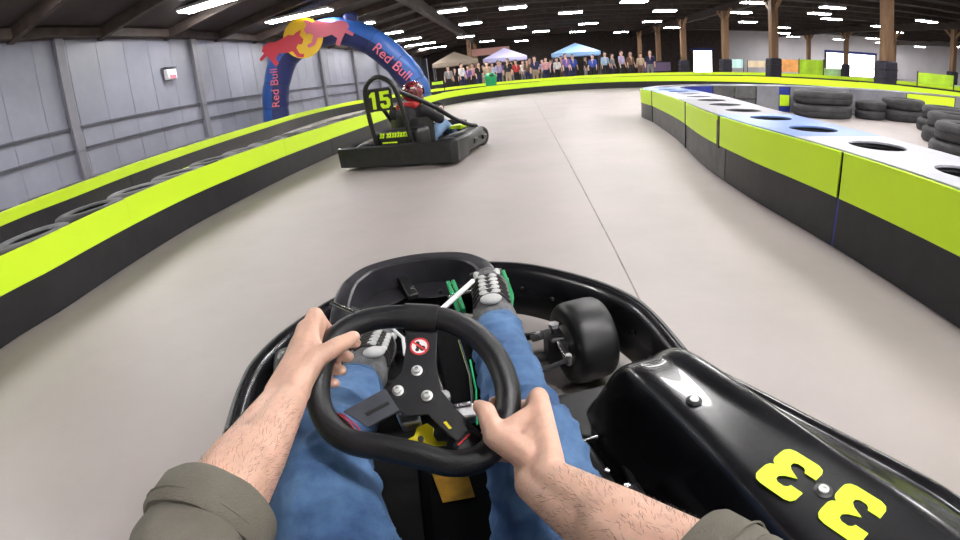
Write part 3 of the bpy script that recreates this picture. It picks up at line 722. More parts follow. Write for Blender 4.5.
for px, py in ((694, 401), (823, 491)):
    c = at_z(px, py, .302); c.z = .3022
    wsh = MB().lathe([(0.0, .0), (.0165, 0), (.0165, .002), (.012, .004), (0, .004)], 20, Matrix.Translation(c)).build('washer', M_BLACK, pod)
    MB().lathe([(.0, .004), (.009, .004), (.0088, .0065), (.004, .0068), (.0038, .005), (0, .005)], 18, Matrix.Translation(c)).build('bolt_head', M_WHITE, wsh)
pts = [at_z(px, py, .10) for px, py in ((548, 398), (590, 389), (630, 378), (645, 400), (610, 440), (578, 436))]
MB().prism([(p.x, p.y) for p in pts][::-1], Vector((0, 0, .10)), (1, 0, 0), (0, 1, 0), -.02, .004).build('pod_bracket', M_BLACK, kart, smooth=0, bevel=.006)
# pod stays and small fittings beside the seat
for y in (.02, .50):
    MB().tube([(.30, y, .09), (.42, y, .12)], .010, 8).build('pod_stay', M_CHROME, kart)
MB().box((.315, .50, .12), (.06, .26, .07)).build('side_box', M_BLACK, kart, bevel=.012)
MB().box((.345, .36, .135), (.10, .12, .10)).build('connector_box', M_BLACK, kart, bevel=.012)
for i in range(6): MB().box((.345, .315+.018*i, .188), (.09, .007, .008)).build('cooling_fin', M_BLACK, kart)
for px, py, z in ((582, 466, .12), (627, 487, .17), (631, 497, .17), (607, 472, .15)):
    p = at_z(px, py, z); MB().cyl(p, p+Vector((0, 0, .006)), .006, 10).build('bolt', M_CHROME, kart)
for (a, b), z in ((((580, 441), (598, 436)), .15), (((610, 499), (629, 491)), .18)):
    MB().tube([at_z(*a, z), at_z(*b, z)], .0025, 6).build('cable_clip', M_CHROME, kart)
MB().tube(spline([(.36, .75, .10), (.345, .6, .12), (.36, .45, .15), (.37, .3, .13), (.36, .1, .1)], 6), .009, 8).build('cable', M_BLACK, kart)
# wheels
def wheel(name, c, R, W, rot, m=M_SLICK):
    M = Matrix.Translation(c) @ Matrix.Rotation(rot, 4, 'Z') @ Matrix.Rotation(pi/2, 4, 'Y')
    h = W/2
    prof = [(R*.50, -h*.84), (R*.56, -h*.94), (R*.70, -h), (R*.84, -h*.98), (R*.93, -h*.90), (R*.975, -h*.76), (R*.995, -h*.5), (R, 0), (R*.995, h*.5), (R*.975, h*.76), (R*.93, h*.90), (R*.84, h*.98), (R*.70, h), (R*.56, h*.94), (R*.50, h*.84), (R*.46, h*.7), (R*.46, -h*.7)]
    t = MB().lathe(prof, 48, M, closed=True).build(name, m, kart, smooth=50)
    rim = [(R*.47, -h*.86), (R*.5, -h*.88), (R*.5, -h*.80), (R*.44, -h*.7), (R*.40, -h*.3), (R*.22, -h*.22), (R*.16, -h*.2), (R*.16, h*.2), (R*.22, h*.22), (R*.40, h*.3), (R*.44, h*.7), (R*.5, h*.80), (R*.5, h*.88), (R*.47, h*.86)]
    MB().lathe(rim, 32, M).build('rim', M_ALU, t, smooth=40)
    MB().lathe([(0, -h*.55), (R*.18, -h*.5), (R*.2, 0), (R*.18, h*.5), (0, h*.55)], 20, M).build('hub', M_PLATE, t)
    for k in range(4):
        a = pi/2*k+.4; q = M @ Vector((R*.30*cos(a), R*.30*sin(a), -h*.24)); q2 = M @ Vector((R*.30*cos(a), R*.30*sin(a), -h*.34)); MB().cyl(q, q2, .006, 8).build('wheel_nut', M_CHROME, t)
    return t
wheel('front_wheel', Vector((.440, 1.225, .128)), .128, .132, radians(7)); wheel('front_wheel', Vector((-.41, 1.225, .128)), .128, .132, radians(7))
wheel('rear_wheel', Vector((.58, -.62+.0, .14)), .14, .20, 0); wheel('rear_wheel', Vector((-.58, -.62, .14)), .14, .20, 0)
MB().tube([(-.6, -.62, .14), (.6, -.62, .14)], .02, 12).build('rear_axle', M_ALU, kart)
MB().sweep(spline([Vector((-.74, -.6, 0)), Vector((-.70, -.88, 0)), Vector((-.4, -.95, 0)), Vector((.4, -.95, 0)), Vector((.70, -.88, 0)), Vector((.74, -.6, 0))], 5), [(-.03, .08), (.03, .08), (.03, .28), (-.03, .28)]).build('rear_bumper', M_POD, kart, smooth=50, bevel=.008)
MB().box((0, -.68, .20), (.46, .32, .22)).build('motor_cover', M_BLACK, kart, bevel=.03, seg=3)
for s in (-1, 1):
    k = MB().box((s*.345, 1.215, .13), (.055, .075, .10)).build('stub_axle', M_BLACK, kart, bevel=.012, seg=3)
    MB().cyl((s*.345, 1.215, .07), (s*.345, 1.215, .205), .011, 12).build('king_pin', M_PLATE, k)
    MB().cyl((s*.345, 1.215, .2), (s*.345, 1.215, .212), .016, 6).build('pin_nut', M_ALU, k)
    MB().cyl((s*.37, 1.22, .128), (s*.44, 1.225, .128), .014, 12).build('axle_shaft', M_ALU, k)
    a = Vector((s*.352, 1.195, .172)); b = Vector((s*.345, 1.085, .165))
    arm = MB().bar(a, b, .026, .008).build('steering_arm', M_CHROME, k, bevel=.003)
    MB().cyl(b-Vector((0, 0, .015)), b+Vector((0, 0, .016)), .009, 10).build('rod_end', M_ALU, k)
    MB().tube([b, Vector((s*.03, 1.0, .15))], .007, 8).build('tie_rod', M_PLATE, kart)
    MB().tube([(s*.21, 1.36, .10), (s*.30, 1.25, .16)], .012, 8).build('axle_tube', M_BLACK, kart)
    MB().cyl((s*.29, 1.26, .15), (s*.315, 1.235, .168), .014, 10).build('tube_collar', M_ALU, kart)
# nose fairing
nose_pts = [(.222, 1.27), (.212, 1.36), (.185, 1.47), (.115, 1.56), (-.03, 1.60), (-.18, 1.565), (-.25, 1.47), (-.28, 1.36), (-.29, 1.27)]
npth = spline([Vector((x, y, 0)) for x, y in nose_pts], 5)
NSx = []
for i in range(len(npth)):
    e = abs(2*i/(len(npth)-1)-1); dz = -.05*max(0, (e-.55)/.45)**1.5
    NSx.append([(.05, .10), (.016, .30+dz), (.013, .335+dz), (.006, .350+dz), (-.004, .354+dz), (-.040, .350+dz), (-.047, .345+dz), (-.049, .330+dz), (-.046, .262+dz), (-.040, .255+dz), (-.014, .27+dz), (.03, .10)])
nose = MB().sweep(npth, NSx).build('nose_fairing', M_NOSE, kart, smooth=28)
for poly in ([(346, 304), (352, 296), (366, 289), (392, 285), (404, 281), (408, 296), (395, 303), (362, 315)], [(408, 283), (430, 270), (452, 272), (466, 283), (462, 293), (432, 297), (411, 297)]):
    pts = [at_z(px, py, .262) for px, py in poly]; c = Vector((0, 0, .262))
    MB().prism([(p.x, p.y) for p in pts], c, (1, 0, 0), (0, 1, 0), -.006, 0).build('nose_web', M_NOSE, nose, smooth=0, bevel=.004)
MB().bar(at_z(397, 270, .30), at_z(414, 297, .27), .035, .02).build('nose_strut', M_BLACK, nose, bevel=.004)
MB().bar(at_z(385, 282, .285), at_z(430, 262, .30), .02, .02).build('nose_strut', M_BLACK, nose, bevel=.004)
for px, py in ((441, 293), (433, 267), (413, 291)):
    p = at_z(px, py, .275); MB().cyl(p, p+Vector((0, 0, .012)), .007, 10).build('bolt', M_CHROME, nose)
# front cross members under the nose
MB().tube([(-.24, 1.30, .2), (.22, 1.30, .2)], .016, 10).build('cross_bar', M_BLACK, kart)
MB().prism([(-.22, 1.1), (.2, 1.1), (.18, 1.45), (-.2, 1.45)], (0, 0, .1), (1, 0, 0), (0, 1, 0), 0, .01).build('foot_plate', M_BLACK, kart, smooth=0)
# pedals with green frames
def pedal(xc, pts, rod):
    t = MB()
    for a, b in pts: t.bar(a, b, .010, .016)
    return t.build('pedal_frame', M_GREEN, kart, bevel=.002)
ped = pedal(0, [(at_d(448, 283, 1.36), at_d(459, 313, 1.22)), (at_d(453, 282, 1.37), at_d(464, 311, 1.23)), (at_d(449, 286, 1.36), at_d(455, 285, 1.36))], None)
ped2 = pedal(0, [(at_d(503, 272, 1.40), at_d(512, 296, 1.30)), (at_d(512, 296, 1.30), at_d(508, 325, 1.20)), (at_d(507, 280, 1.38), at_d(511, 322, 1.20))], None)
pb = at_d(488, 292, 1.50)
MB().box(pb, (.10, .02, .14)).build('pedal_pad', M_PLATE, kart, bevel=.006)
pl_ = at_d(386, 335, 1.46); MB().box(pl_, (.10, .02, .12)).build('pedal_pad', M_PLATE, kart, bevel=.006)
for o_ in (pb, pl_): MB().tube([o_-Vector((0, 0, .05)), Vector((o_.x, o_.y+.02, .11))], .009, 8).build('pedal_stalk', M_PLATE, kart)
MB().tube([at_d(473, 281, 1.25), at_d(440, 311, 1.12)], .0065, 8).build('brake_rod', M_WHITE, kart)
MB().tube([at_d(471, 291, 1.25), at_d(448, 297, 1.22)], .004, 8).build('brake_cable', M_CHROME, kart)
MB().tube([at_d(331, 303, 1.15), at_d(356, 314, 1.10)], .005, 8).build('link_rod', M_CHROME, kart)
MB().tube([at_d(350, 308, 1.15), at_d(364, 311, 1.12)], .004, 8).build('link_rod', M_CHROME, kart)
MB().tube([at_d(378, 320, .98), at_d(392, 326, .95), at_d(404, 325, .93)], .006, 8).build('link_rod', M_CHROME, kart)
# battery / tank between the legs, column fairing
MB().box((-.01, .50, .17), (.14, .50, .22)).build('tank', M_DARK, kart, bevel=.02, seg=3)
tz = .2815
pts = [at_z(px, py, tz) for px, py in ((432, 474), (467, 471), (475, 497), (443, 503))]
MB().prism([(p.x, p.y) for p in pts][::-1], Vector((0, 0, tz)), (1, 0, 0), (0, 1, 0), 0, .001).build('amber_sticker', M_ORANGE, kart, smooth=0)
# ---------------------------------------------------------------- steering wheel
SC = at_d(417, 390, .70); _el = radians(60); SN = Vector((0, -cos(_el), sin(_el)))
def sw(px, py, off=0.0): return on_plane(px, py, SC+SN*off, SN)
rim_px = [(420, 317), (447, 320), (472, 332), (494, 355), (506, 382), (508, 405), (503, 431), (490, 451), (470, 462), (447, 463), (420, 456), (385, 448), (352, 442), (333, 430), (321, 410), (318, 388), (323, 360), (338, 336), (362, 322), (390, 317)]
rim_pts = spline([sw(*q) for q in rim_px], 6, closed=True)
RIMR = .0180
stw = MB().tube(rim_pts, RIMR, 18, closed=True, up=SN).build('steering_wheel', M_GRIP, kart, smooth=60)
# moulded pad at the top of the rim
MB().tube([sw(px, py) for px, py in ((405, 316.5), (412, 316.8), (420, 317), (430, 317.6), (438, 318.6)) ], .0208, 18, up=SN).build('rim_pad', M_BLACK, stw, smooth=50)
def splate(name, poly, off, th, m, parent=None, bevel=.001, holes=None):
    o = sw(417, 390, off); u = Vector((1, 0, 0)); v = SN.cross(u).normalized()
    pp = [((sw(px, py, off)-o).dot(u), (sw(px, py, off)-o).dot(v)) for px, py in poly]
    ar = sum(a[0]*b[1]-b[0]*a[1] for a, b in zip(pp, pp[1:]+pp[:1]))
    if ar < 0: pp = pp[::-1]
    return MB().prism(pp, o, u, v, -th, 0).build(name, m, parent or stw, smooth=0, bevel=bevel)
hubp = splate('hub_plate', [(405, 318), (438, 318), (436, 360), (441, 390), (456, 408), (484, 436), (466, 450), (444, 430), (428, 414), (407, 416), (396, 408), (386, 389), (402, 371), (406, 345)], -.006, .005, M_PLATE)
splate('spoke_plate', [(343, 411), (385, 388), (399, 410), (368, 427)], -.004, .006, M_GREYPL)
splate('spoke_slot', [(364, 413), (388, 401), (390, 404), (367, 416.5)], -.0035, .004, M_BLACK)
splate('spoke_pad', [(322, 412), (341, 412), (358, 432), (350, 443), (332, 436)], -.004, .010, M_BLACK, bevel=.003)
splate('spoke_pad', [(452, 444), (470, 428), (482, 436), (480, 452), (462, 460)], -.002, .012, M_PLATE, bevel=.004)
for k, (x0, x1) in enumerate(((342, 360), (347, 365))):
    MB().tube([sw(x0-4, 413+k, -.002), sw((x0+x1)/2, 424+k, .001), sw(x1, 436+k, -.002)], .0009, 6).build('red_wire', M_RED, stw)
MB().tube([sw(458, 445, .0), sw(466, 438, .002), sw(470, 434, 0)], .0012, 6).build('red_wire', M_RED, stw)
for px, py in ((417, 371), (398, 391), (427, 396)):
    c = sw(px, py, -.006); M = Matrix.Translation(c) @ SN.to_track_quat('Z', 'Y').to_matrix().to_4x4()
    b_ = MB().lathe([(0, 0), (.0085, 0), (.0085, .002), (.0055, .003), (.0055, .007), (.003, .0075), (.0028, .004), (0, .004)], 16, M).build('hub_bolt', M_BOLT, stw)
    MB().lathe([(.0086, .0), (.0115, .0), (.0115, .0012), (.0086, .0012)], 18, M, closed=True).build('washer', M_BLACK, b_)
# warning sticker: white disc, red ring and bar, dark figure
c = sw(419.5, 346.5, -.0055); M = Matrix.Translation(c) @ SN.to_track_quat('Z', 'Y').to_matrix().to_4x4()
stk = MB().lathe([(0, 0), (.0145, 0), (.0145, .0006), (0, .0006)], 28, M).build('warning_sticker', M_WHITE, stw)
MB().lathe([(.0118, .0006), (.0147, .0006), (.0147, .001), (.0118, .001)], 28, M, closed=True).build('red_ring', M_RED, stk)
fig = MB()
for x, y, r in ((-.002, .006, .0030), (-.001, .0, .0042), (.004, -.004, .0045), (-.004, -.005, .003)):
    fig.lathe([(0, .0006), (r, .0006), (r, .0009), (0, .0009)], 12, M @ Matrix.Translation((x, y, 0)))
fig.build('figure', M_BLACK, stk)
a, b = M @ Vector((-.009, .009, .0009)), M @ Vector((.009, -.009, .0009))
MB().bar(a, b, .0028, .0006, SN).build('red_bar', M_RED, stk)
# bracket, clamps and column behind the hub
splate('yellow_bracket', [(403, 441), (414, 436), (417, 427), (427, 423), (434, 428), (433, 435), (437, 441), (447, 441), (446, 445), (424, 447), (416, 444), (404, 444)], -.045, .004, M_YEL)
c = sw(421, 439, -.0445); MB().cyl(c, c+SN*.0012, .0045, 12).build('bracket_hole', M_BLACK, stw)
splate('yellow_bracket', [(467, 430), (472, 428), (474, 433), (470, 436)], -.045, .004, M_YEL)
splate('bracket_slot', [(443, 422), (446, 421), (452, 428), (449, 429)], -.005, .001, M_YEL)
for (x0, y0, x1, y1) in ((395, 411, 421, 426), (449, 404, 477, 420)):
    splate('clamp_block', [(x0, y0+2), (x1-3, y0-2), (x1, y1-4), (x0+6, y1)], -.035, .03, M_ALU, bevel=.004)
    splate('clamp_bolt', [(x0+4, y0-1), (x1-6, y0-4), (x1-5, y0+1), (x0+5, y0+4)], -.03, .008, M_CHROME, bevel=.003)
MB().tube([sw(417, 388, -.01), Vector((-.015, 1.05, .12))], .013, 12).build('steering_column', M_PLATE, kart)
MB().tube([sw(434, 362, -.012), sw(437, 376, -.02), sw(444, 396, -.03)], .0022, 6).build('chrome_edge', M_CHROME, stw)
c = sw(445, 396, -.025); MB().cyl(c-SN*.01, c+SN*.004, .008, 10).build('clamp_bolt', M_ALU, stw)
# black fairing round the steering column
fa = [(-.0, .80), (.085, .80), (.115, 1.08), (-.02, 1.10)]
q = []
for (x, y), z in zip([(.0, .76), (.095, .74), (.105, 1.0), (-.005, 1.02)], (.30, .30, .40, .40)): q.append((x, y, z))
mb = MB(); mb.add(q+[(x+.0, y+.02, .06) for x, y, z in q], [(0, 1, 2, 3), (7, 6, 5, 4), (0, 4, 5, 1), (1, 5, 6, 2), (2, 6, 7, 3), (3, 7, 4, 0)]); mb.build('column_fairing', M_DARK, kart, smooth=0, bevel=.02, seg=3)
MB().tube([at_d(459, 340, .95), at_d(470, 375, .90), at_d(474, 415, .84)], .0022, 6).build('fairing_edge', M_CHROME, kart)
MB().tube([at_d(470, 360, .92), at_d(476, 390, .88), at_d(477, 425, .82)], .0018, 6).build('green_wire', M_GREEN, kart)
MB().tube([at_d(392, 328, .98), at_d(403, 338, .95), at_d(405, 355, .92)], .0035, 6).build('white_wire', M_WHITE, kart)
# bucket seat
mb = MB(); prof = [(.30, .13), (.12, .09), (-.06, .085), (-.18, .12), (-.25, .24), (-.29, .40), (-.33, .55)]; vs = []; fs = []; nn = 11
for i, (y, z) in enumerate(prof):
    for k in range(nn):
        a = -1+2*k/(nn-1); up = .20*abs(a)**3*(1 if i < 5 else .4); fw = .16*abs(a)**3*(i/6)
        vs.append((a*(.235 if i < 5 else .21), y+fw, z+up*(1-.5*i/6)))
for i in range(len(prof)-1):
    for k in range(nn-1): fs.append((i*nn+k, i*nn+k+1, (i+1)*nn+k+1, (i+1)*nn+k))
seat = mb.add(vs, fs).build('seat', M_BLACK, kart, smooth=60)
so = seat.modifiers.new('thick', 'SOLIDIFY'); so.thickness = .012
# ---------------------------------------------------------------- the driver
def nearest_tangent(p):
    i = min(range(len(rim_pts)), key=lambda k: (rim_pts[k]-p).length)
    return (rim_pts[(i+2) % len(rim_pts)]-rim_pts[i-2]).normalized()
NAILS = []
def hand(G, up_hint, W, thumb_len=1.0):
    """grip on the rim: t along the rim (index side), r outward, n towards the driver"""
    n = SN; t = nearest_tangent(G)
    if t.dot(up_hint) < 0: t = -t
    r = t.cross(n).normalized()
    if r.dot(G-SC) < 0: r = -r
    segs = []; offs = (.040, .014, -.011, -.034); rad = (.0118, .0120, .0114, .0104); mcps = []
    for i, (o, q) in enumerate(zip(offs, rad)):
        m_ = G + t*o + r*(.041-.002*abs(i-1)) + n*(.025-.003*abs(i-1))
        p_ = G + t*(o*1.02+.003) + r*.034 - n*.022
        d_ = G + t*o + r*.007 - n*.034
        e_ = G + t*(o-.001) - r*.021 - n*.025
        mcps.append(m_)
        segs += [(m_, p_, q*1.12, q), (p_, d_, q*.98, q*.9), (d_, e_, q*.9, q*.78)]
    ax_ = (mcps[1]-W).normalized(); side = (t - ax_*t.dot(ax_)).normalized()
    for i, m_ in enumerate(mcps):
        w_ = W + side*(.018-.012*i) + ax_*.012
        segs += [(w_, m_, .0185, .0145)]
        pm = m_ - n*.012 - r*.004; segs += [(w_-n*.006, pm, .018, .013)]
    for a, b in zip(mcps, mcps[1:]): segs.append((a-ax_*.006, b-ax_*.006, .0105, .0105))
    cmc = W + ax_*.030 - r*.016 + n*.004
    tm = G - t*.032 + n*.036 - r*.004
    ti = G + t*.002*thumb_len + n*.031 - r*.024
    tt = G + t*.026*thumb_len + n*.021 - r*.035
    segs += [(cmc, tm, .020, .0165), (tm, ti, .0150, .0134), (ti, tt, .0132, .0102), (tm, mcps[0]-ax_*.02, .013, .013), (cmc, mcps[1]-ax_*.03, .019, .016)]
    NAILS.append((ti, tt, n, r))
    return segs, ax_, side
GL, GR = sw(329, 352), sw(503, 424)
WL, WR = at_d(284, 400, .700), at_d(540, 480, .605)
EL, ER = at_d(190, 560, .555), at_d(742, 603, .475)
hl, axl, sdl = hand(GL, Vector((.3, 1, .3)), WL); hr, axr, sdr = hand(GR, Vector((0, 1, .3)), WR, .35)
skin = hl+hr
for W, E_, sd in ((WL, EL, sdl), (WR, ER, sdr)):
    m1 = W.lerp(E_, .45); m2 = W.lerp(E_, .8)
    skin += [(W+sd*.013, m1+sd*.012, .0225, .036), (W-sd*.013, m1-sd*.012, .0225, .036), (m1, m2, .044, .049), (m2, E_, .049, .044)]
SHL, SHR = Vector((-.19, -.10, .63)), Vector((.17, -.10, .63))
skin += [(EL, SHL, .045, .055), (ER, SHR, .045, .055)]
HEAD = Vector((-.01, -.185, .80))
skin += [(SHL, SHR, .06, .06), (Vector((-.01, -.13, .60)), Vector((-.01, -.14, .72)), .05, .05), (HEAD+Vector((0, .01, -.05)), HEAD+Vector((0, 0, .03)), .075, .085), (Vector((-.01, -.09, .25)), Vector((-.01, -.13, .56)), .09, .09)]
skin += [(HEAD+Vector((0, .085, -.02)), HEAD+Vector((0, .10, -.045)), .012, .015)]
KR, AR = at_d(534, 446, .80), at_d(497, 334, 1.08)
KL, ALg = at_d(316, 452, .84), at_d(357, 388, 1.06)
HL, HR = Vector((-.10, -.02, .20)), Vector((.085, -.02, .20))
skin += [(HL, HR, .09, .09)]
for H_, K_, A_ in ((HL, KL, ALg), (HR, KR, AR)): skin += [(H_, H_.lerp(K_, .55)+Vector((0, 0, -.015)), .05, .045), (H_.lerp(K_, .55)+Vector((0, 0, -.015)), K_, .045, .04), (K_, K_.lerp(A_, .35)-Vector((0, 0, .02)), .04, .03), (K_.lerp(A_, .35)-Vector((0, 0, .02)), A_, .03, .028)]
driver = organic('person', skin, .0034, M_SKIN, smooth=5)
tag(driver, 'kart driver in jeans and rolled-up olive sleeves gripping the black steering wheel', 'person')
for ti, tt, n_, r_ in NAILS:
    d = (tt-ti).normalized(); c = tt + n_*.0072 - r_*.002 + d*.001; u = n_.cross(d).normalized(); v2 = u.cross(d).normalized()
    M = Matrix(((d.x, u.x, n_.x, c.x), (d.y, u.y, n_.y, c.y), (d.z, u.z, n_.z, c.z), (0, 0, 0, 1)))
    MB().ball((0, 0, 0), .0058, 12, (1.15, .85, .30)).build('thumb_nail', M_NAIL, driver).matrix_local = M
# jeans
def rumple(co):
    a = noise.fractal(co*9, .8, 2.0, 3)*.0055
    q = co + Vector((noise.noise(co*6), noise.noise(co*6+Vector((9, 0, 0))), 0))*.05
    b = (1-abs(noise.noise(Vector((q.x*9+q.y*5, q.y*22-q.x*8, q.z*16)))))**5*.0075
    return a+b
jeans = [(HL, HR, .125, .125), (Vector((-.01, -.06, .2)), Vector((-.01, -.10, .36)), .14, .135)]
for H_, K_, A_, s in ((HL, KL, ALg, -1), (HR, KR, AR, 1)):
    mid = H_.lerp(K_, .55)+Vector((0, 0, -.015)); calf = K_.lerp(A_, .35)-Vector((0, 0, .02))
    jeans += [(H_, mid, .115, .096), (mid, K_, .096, .076), (K_, calf, .072, .060), (calf, A_, .060, .052)]
jn = organic('jeans', jeans, .0055, M_DENIM, driver, smooth=4, dfun=rumple)
tag(jn, 'faded blue denim jeans')
for H_, K_, A_, s in ((HL, KL, ALg, -1), (HR, KR, AR, 1)):                # hems and side seams
    d = (A_-K_).normalized(); x, u = frame_of(d)
    MB().tube([A_ + d*.004 + (x*cos(k*pi/8)+u*sin(k*pi/8))*.051 for k in range(16)], .0045, 8, closed=True).build('hem', M_DENIM, jn)
# jacket with rolled sleeves
CL, CR_ = EL.lerp(WL, .09), ER.lerp(WR, .02)
def creases(co): return noise.fractal(co*14, .8, 2.0, 3)*.006
jack = [(SHL, EL, .075, .066), (EL, CL, .066, .062), (SHR, ER, .075, .064), (ER, CR_, .064, .060), (SHL, SHR, .085, .085), (Vector((-.08, -.08, .32)), Vector((-.10, -.11, .58)), .125, .115), (Vector((.06, -.08, .32)), Vector((.08, -.11, .58)), .125, .115)]
jk = organic('jacket', jack, .006, M_OLIVE, driver, smooth=3, dfun=creases)
for C_, E_, W_, rr in ((CL, EL, WL, .0635), (CR_, ER, WR, .0615)):
    d = (W_-E_).normalized(); x, u = frame_of(d); cuff = MB()
    prof = [(rr-.010, .012), (rr+.000, .016), (rr+.005, .010), (rr+.006, -.03), (rr+.002, -.036), (rr-.010, -.034)]
    M = Matrix(((x.x, u.x, d.x, C_.x), (x.y, u.y, d.y, C_.y), (x.z, u.z, d.z, C_.z), (0, 0, 0, 1)))
    cuff.lathe(prof, 40, M @ Matrix.Translation((0, 0, .035)), closed=True); o = cuff.build('rolled_cuff', M_OLIVE, driver, smooth=50)
    for v_ in o.data.vertices: v_.co += (v_.co-C_).normalized()*noise.noise(v_.co*22)*.006
    MB().tube([M @ Vector((cos(k*pi/16)*(rr+.0063), sin(k*pi/16)*(rr+.0063), .012)) for k in range(32)], .0012, 5, closed=True).build('stitching', M_OLIVE, o)
# helmet
hm = MB(); hm.ball(HEAD+Vector((0, -.01, .02)), .135, 28, (.95, 1.08, 1.0)); hel = hm.build('helmet', M_BLACK, driver)
MB().lathe([(.131, -.04), (.134, 0), (.131, .04)], 30, Matrix.Translation(HEAD+Vector((0, .018, .0)))).build('visor', M_POD, hel)
# trainers
def trainer(A_, toe, lab):
    f_ = (toe-A_).normalized(); v_ = (CAM_POS-(A_+toe)/2).normalized(); up = (v_-f_*v_.dot(f_)).normalized(); sd = f_.cross(up).normalized(); L = (toe-A_).length
    Q = 1.2; at = lambda a, b, c=0.0: A_ + f_*a*L + up*b*Q + sd*c*Q
    segs = [(at(-.12, -.055), at(.25, -.045), .044, .048), (at(0, -.004), at(.45, -.020), .055, .043), (at(.25, -.045), at(.72, -.042, .004), .048, .050), (at(.45, -.03), at(.78, -.036), .043, .041), (at(.72, -.046, -.004), at(.93, -.045), .048, .036)]
    sh = organic('shoe', segs, .0045, M_SHOE, driver, smooth=4); tag(sh, lab)
    organic('sole', [(at(-.14, -.092), at(.3, -.088), .030, .032), (at(.3, -.088), at(.7, -.086), .034, .042), (at(.7, -.086), at(.93, -.08), .042, .030)], .006, M_SHOED, sh, smooth=2)
    organic('toe_cap', [(at(.84, -.030), at(.95, -.038), .026, .024)], .004, M_SHOED, sh, smooth=3)
    for s in (-1, 1): organic('toe_panel', [(at(.70, -.016, s*.018), at(.88, -.022, s*.024), .012, .011)], .004, M_SHOEL, sh, smooth=2)
    MB().ball(at(.02, .049), .022, 16, (1.15, .8, .5)).build('tongue_tab', M_SHOEL, sh)
    for i in range(5):
        a = .13+.115*i; h = .049-.0085*i
        for s in (-1, 1): MB().ball(at(a, h-.003, s*.011), .0135, 10, (.9, .8, .42)).build('tongue_panel', M_SHOEL, sh)
    for i in range(6):
        a = .08+.115*i; h = .050-.0085*i
        pts = [at(a+.03, h-.030, -.036), at(a+.01, h-.008, -.022), at(a, h, 0), at(a+.01, h-.008, .022), at(a+.03, h-.030, .036)]
        MB().tube(spline(pts, 4), .0034, 6).build('lace', M_SHOED, sh)
        if i < 5:
            for s in (-1, 1): MB().tube([at(a+.01, h-.006, s*.022), at(a+.06, h-.001, 0), at(a+.115, h-.015, -s*.022)], .0030, 6).build('lace', M_SHOED, sh)
    return sh
trainer(at_d(495, 322, 1.12), at_d(484, 259, 1.40), 'grey trainer with black laces on the pedal')
trainer(at_d(364, 374, 1.10), at_d(390, 318, 1.36), 'grey trainer with black laces behind the steering wheel')
# fine dark hair on the forearms
mb = MB(); me = driver.data; cand = []
for W, E_ in ((WL, EL), (WR, ER)):
    d = (E_-W); L = d.length; d = d/L
    for v_ in me.vertices:
        q = v_.co-W; a = q.dot(d)
        if .03 < a < L*.92 and (q-d*a).length < .06: cand.append((v_.co.copy(), v_.normal.copy(), d))
random.shuffle(cand)
for p, nn_, d in cand[:2800]:
    t_ = (-d*random.uniform(.2, .9) + nn_.cross(d)*(random.uniform(-.5, .5)+.9*noise.noise(p*25))).normalized(); L = random.uniform(.004, .009); s_ = nn_.cross(t_)*.00014
    q = p + t_*L*.6 + nn_*.0022; e = p + t_*L + nn_*.0016
    mb.add([p-s_, p+s_, q+s_, q-s_, e], [(0, 1, 2, 3), (3, 2, 4)])
h_ = mb.build('arm_hair', M_HAIR, driver, smooth=0); h_['kind'] = 'stuff'
# ---------------------------------------------------------------- the kart ahead, number 15
A15 = atan2(-.514, .857)
k2 = thing('go_kart', 'black go-kart with roll hoop and lime number 15 on the track ahead', 'go-kart', (-.15, 5.58, 0), A15)
M_K2 = M_BLACK
def b2_(name, mb, m=M_K2, parent=None, **kw): return mb.build(name, m, parent or k2, **kw)
b2_('floor_tray', MB().box((0, .98, .06), (.6, 1.7, .03)))
# rear bumper with rounded ends, side pods with a stepped deck, front bumper
rb = b2_('rear_bumper', MB().sweep(spline([Vector(p) for p in ((-.70, .42, 0), (-.72, .12, 0), (-.66, .03, 0), (0, 0, 0), (.66, .03, 0), (.72, .12, 0), (.70, .42, 0))], 4), [(-.06, .05), (.02, .05), (.03, .16), (.02, .27), (-.03, .29), (-.07, .27)], side=-1), smooth=50, bevel=.008)
for x in (-.45, -.15, .15, .45): MB().box((x, -.02, .16), (.10, .02, .05)).build('bumper_slot', M_PLATE, rb, bevel=.004)
for s in (-1, 1):
    mb = MB(); ys = [.40, .46, .8, 1.05, 1.25, 1.33]; vs = []; fs = []
    for y in ys:
        e = .04 if y in (.40, 1.33) else 0; w = .70-.10*max(0, y-.6)
        vs += [(s*(.33), y, .06), (s*.36, y, .24-e), (s*.42, y, .27-e), (s*.60, y, .28-e), (s*(w-.03), y, .26-e), (s*w, y, .22-e), (s*w, y, .08), (s*(w-.03), y, .055)]
    for i in range(len(ys)-1):
        for k in range(8): fs.append((i*8+k, i*8+(k+1) % 8, (i+1)*8+(k+1) % 8, (i+1)*8+k))
    fs += [tuple(range(8)), tuple(range(40, 48))[::-1]]
    sp_ = b2_('side_pod', mb.add(vs, fs), M_BLACK, smooth=40)
    for y in (.55, .85, 1.15): MB().box((s*.68, y, .16), (.03, .12, .05)).build('pod_recess', M_PLATE, sp_, bevel=.006)
b2_('front_bumper', MB().sweep(spline([Vector(p) for p in ((.30, 1.34, 0), (.34, 1.55, 0), (.36, 1.75, 0), (.26, 1.9, 0), (0, 1.95, 0), (-.26, 1.9, 0), (-.36, 1.75, 0), (-.34, 1.55, 0), (-.30, 1.34, 0))], 4), [(-.05, .06), (.0, .06), (.01, .15), (0, .24), (-.04, .25), (-.05, .22)]), smooth=50)
b2_('nose_fairing', MB().sweep(spline([Vector(p) for p in ((.24, 1.5, 0), (.2, 1.72, 0), (0, 1.80, 0), (-.2, 1.72, 0), (-.24, 1.5, 0))], 4), [(.05, .1), (.01, .34), (-.05, .35), (-.06, .28), (.02, .1)]), M_NOSE, smooth=50)
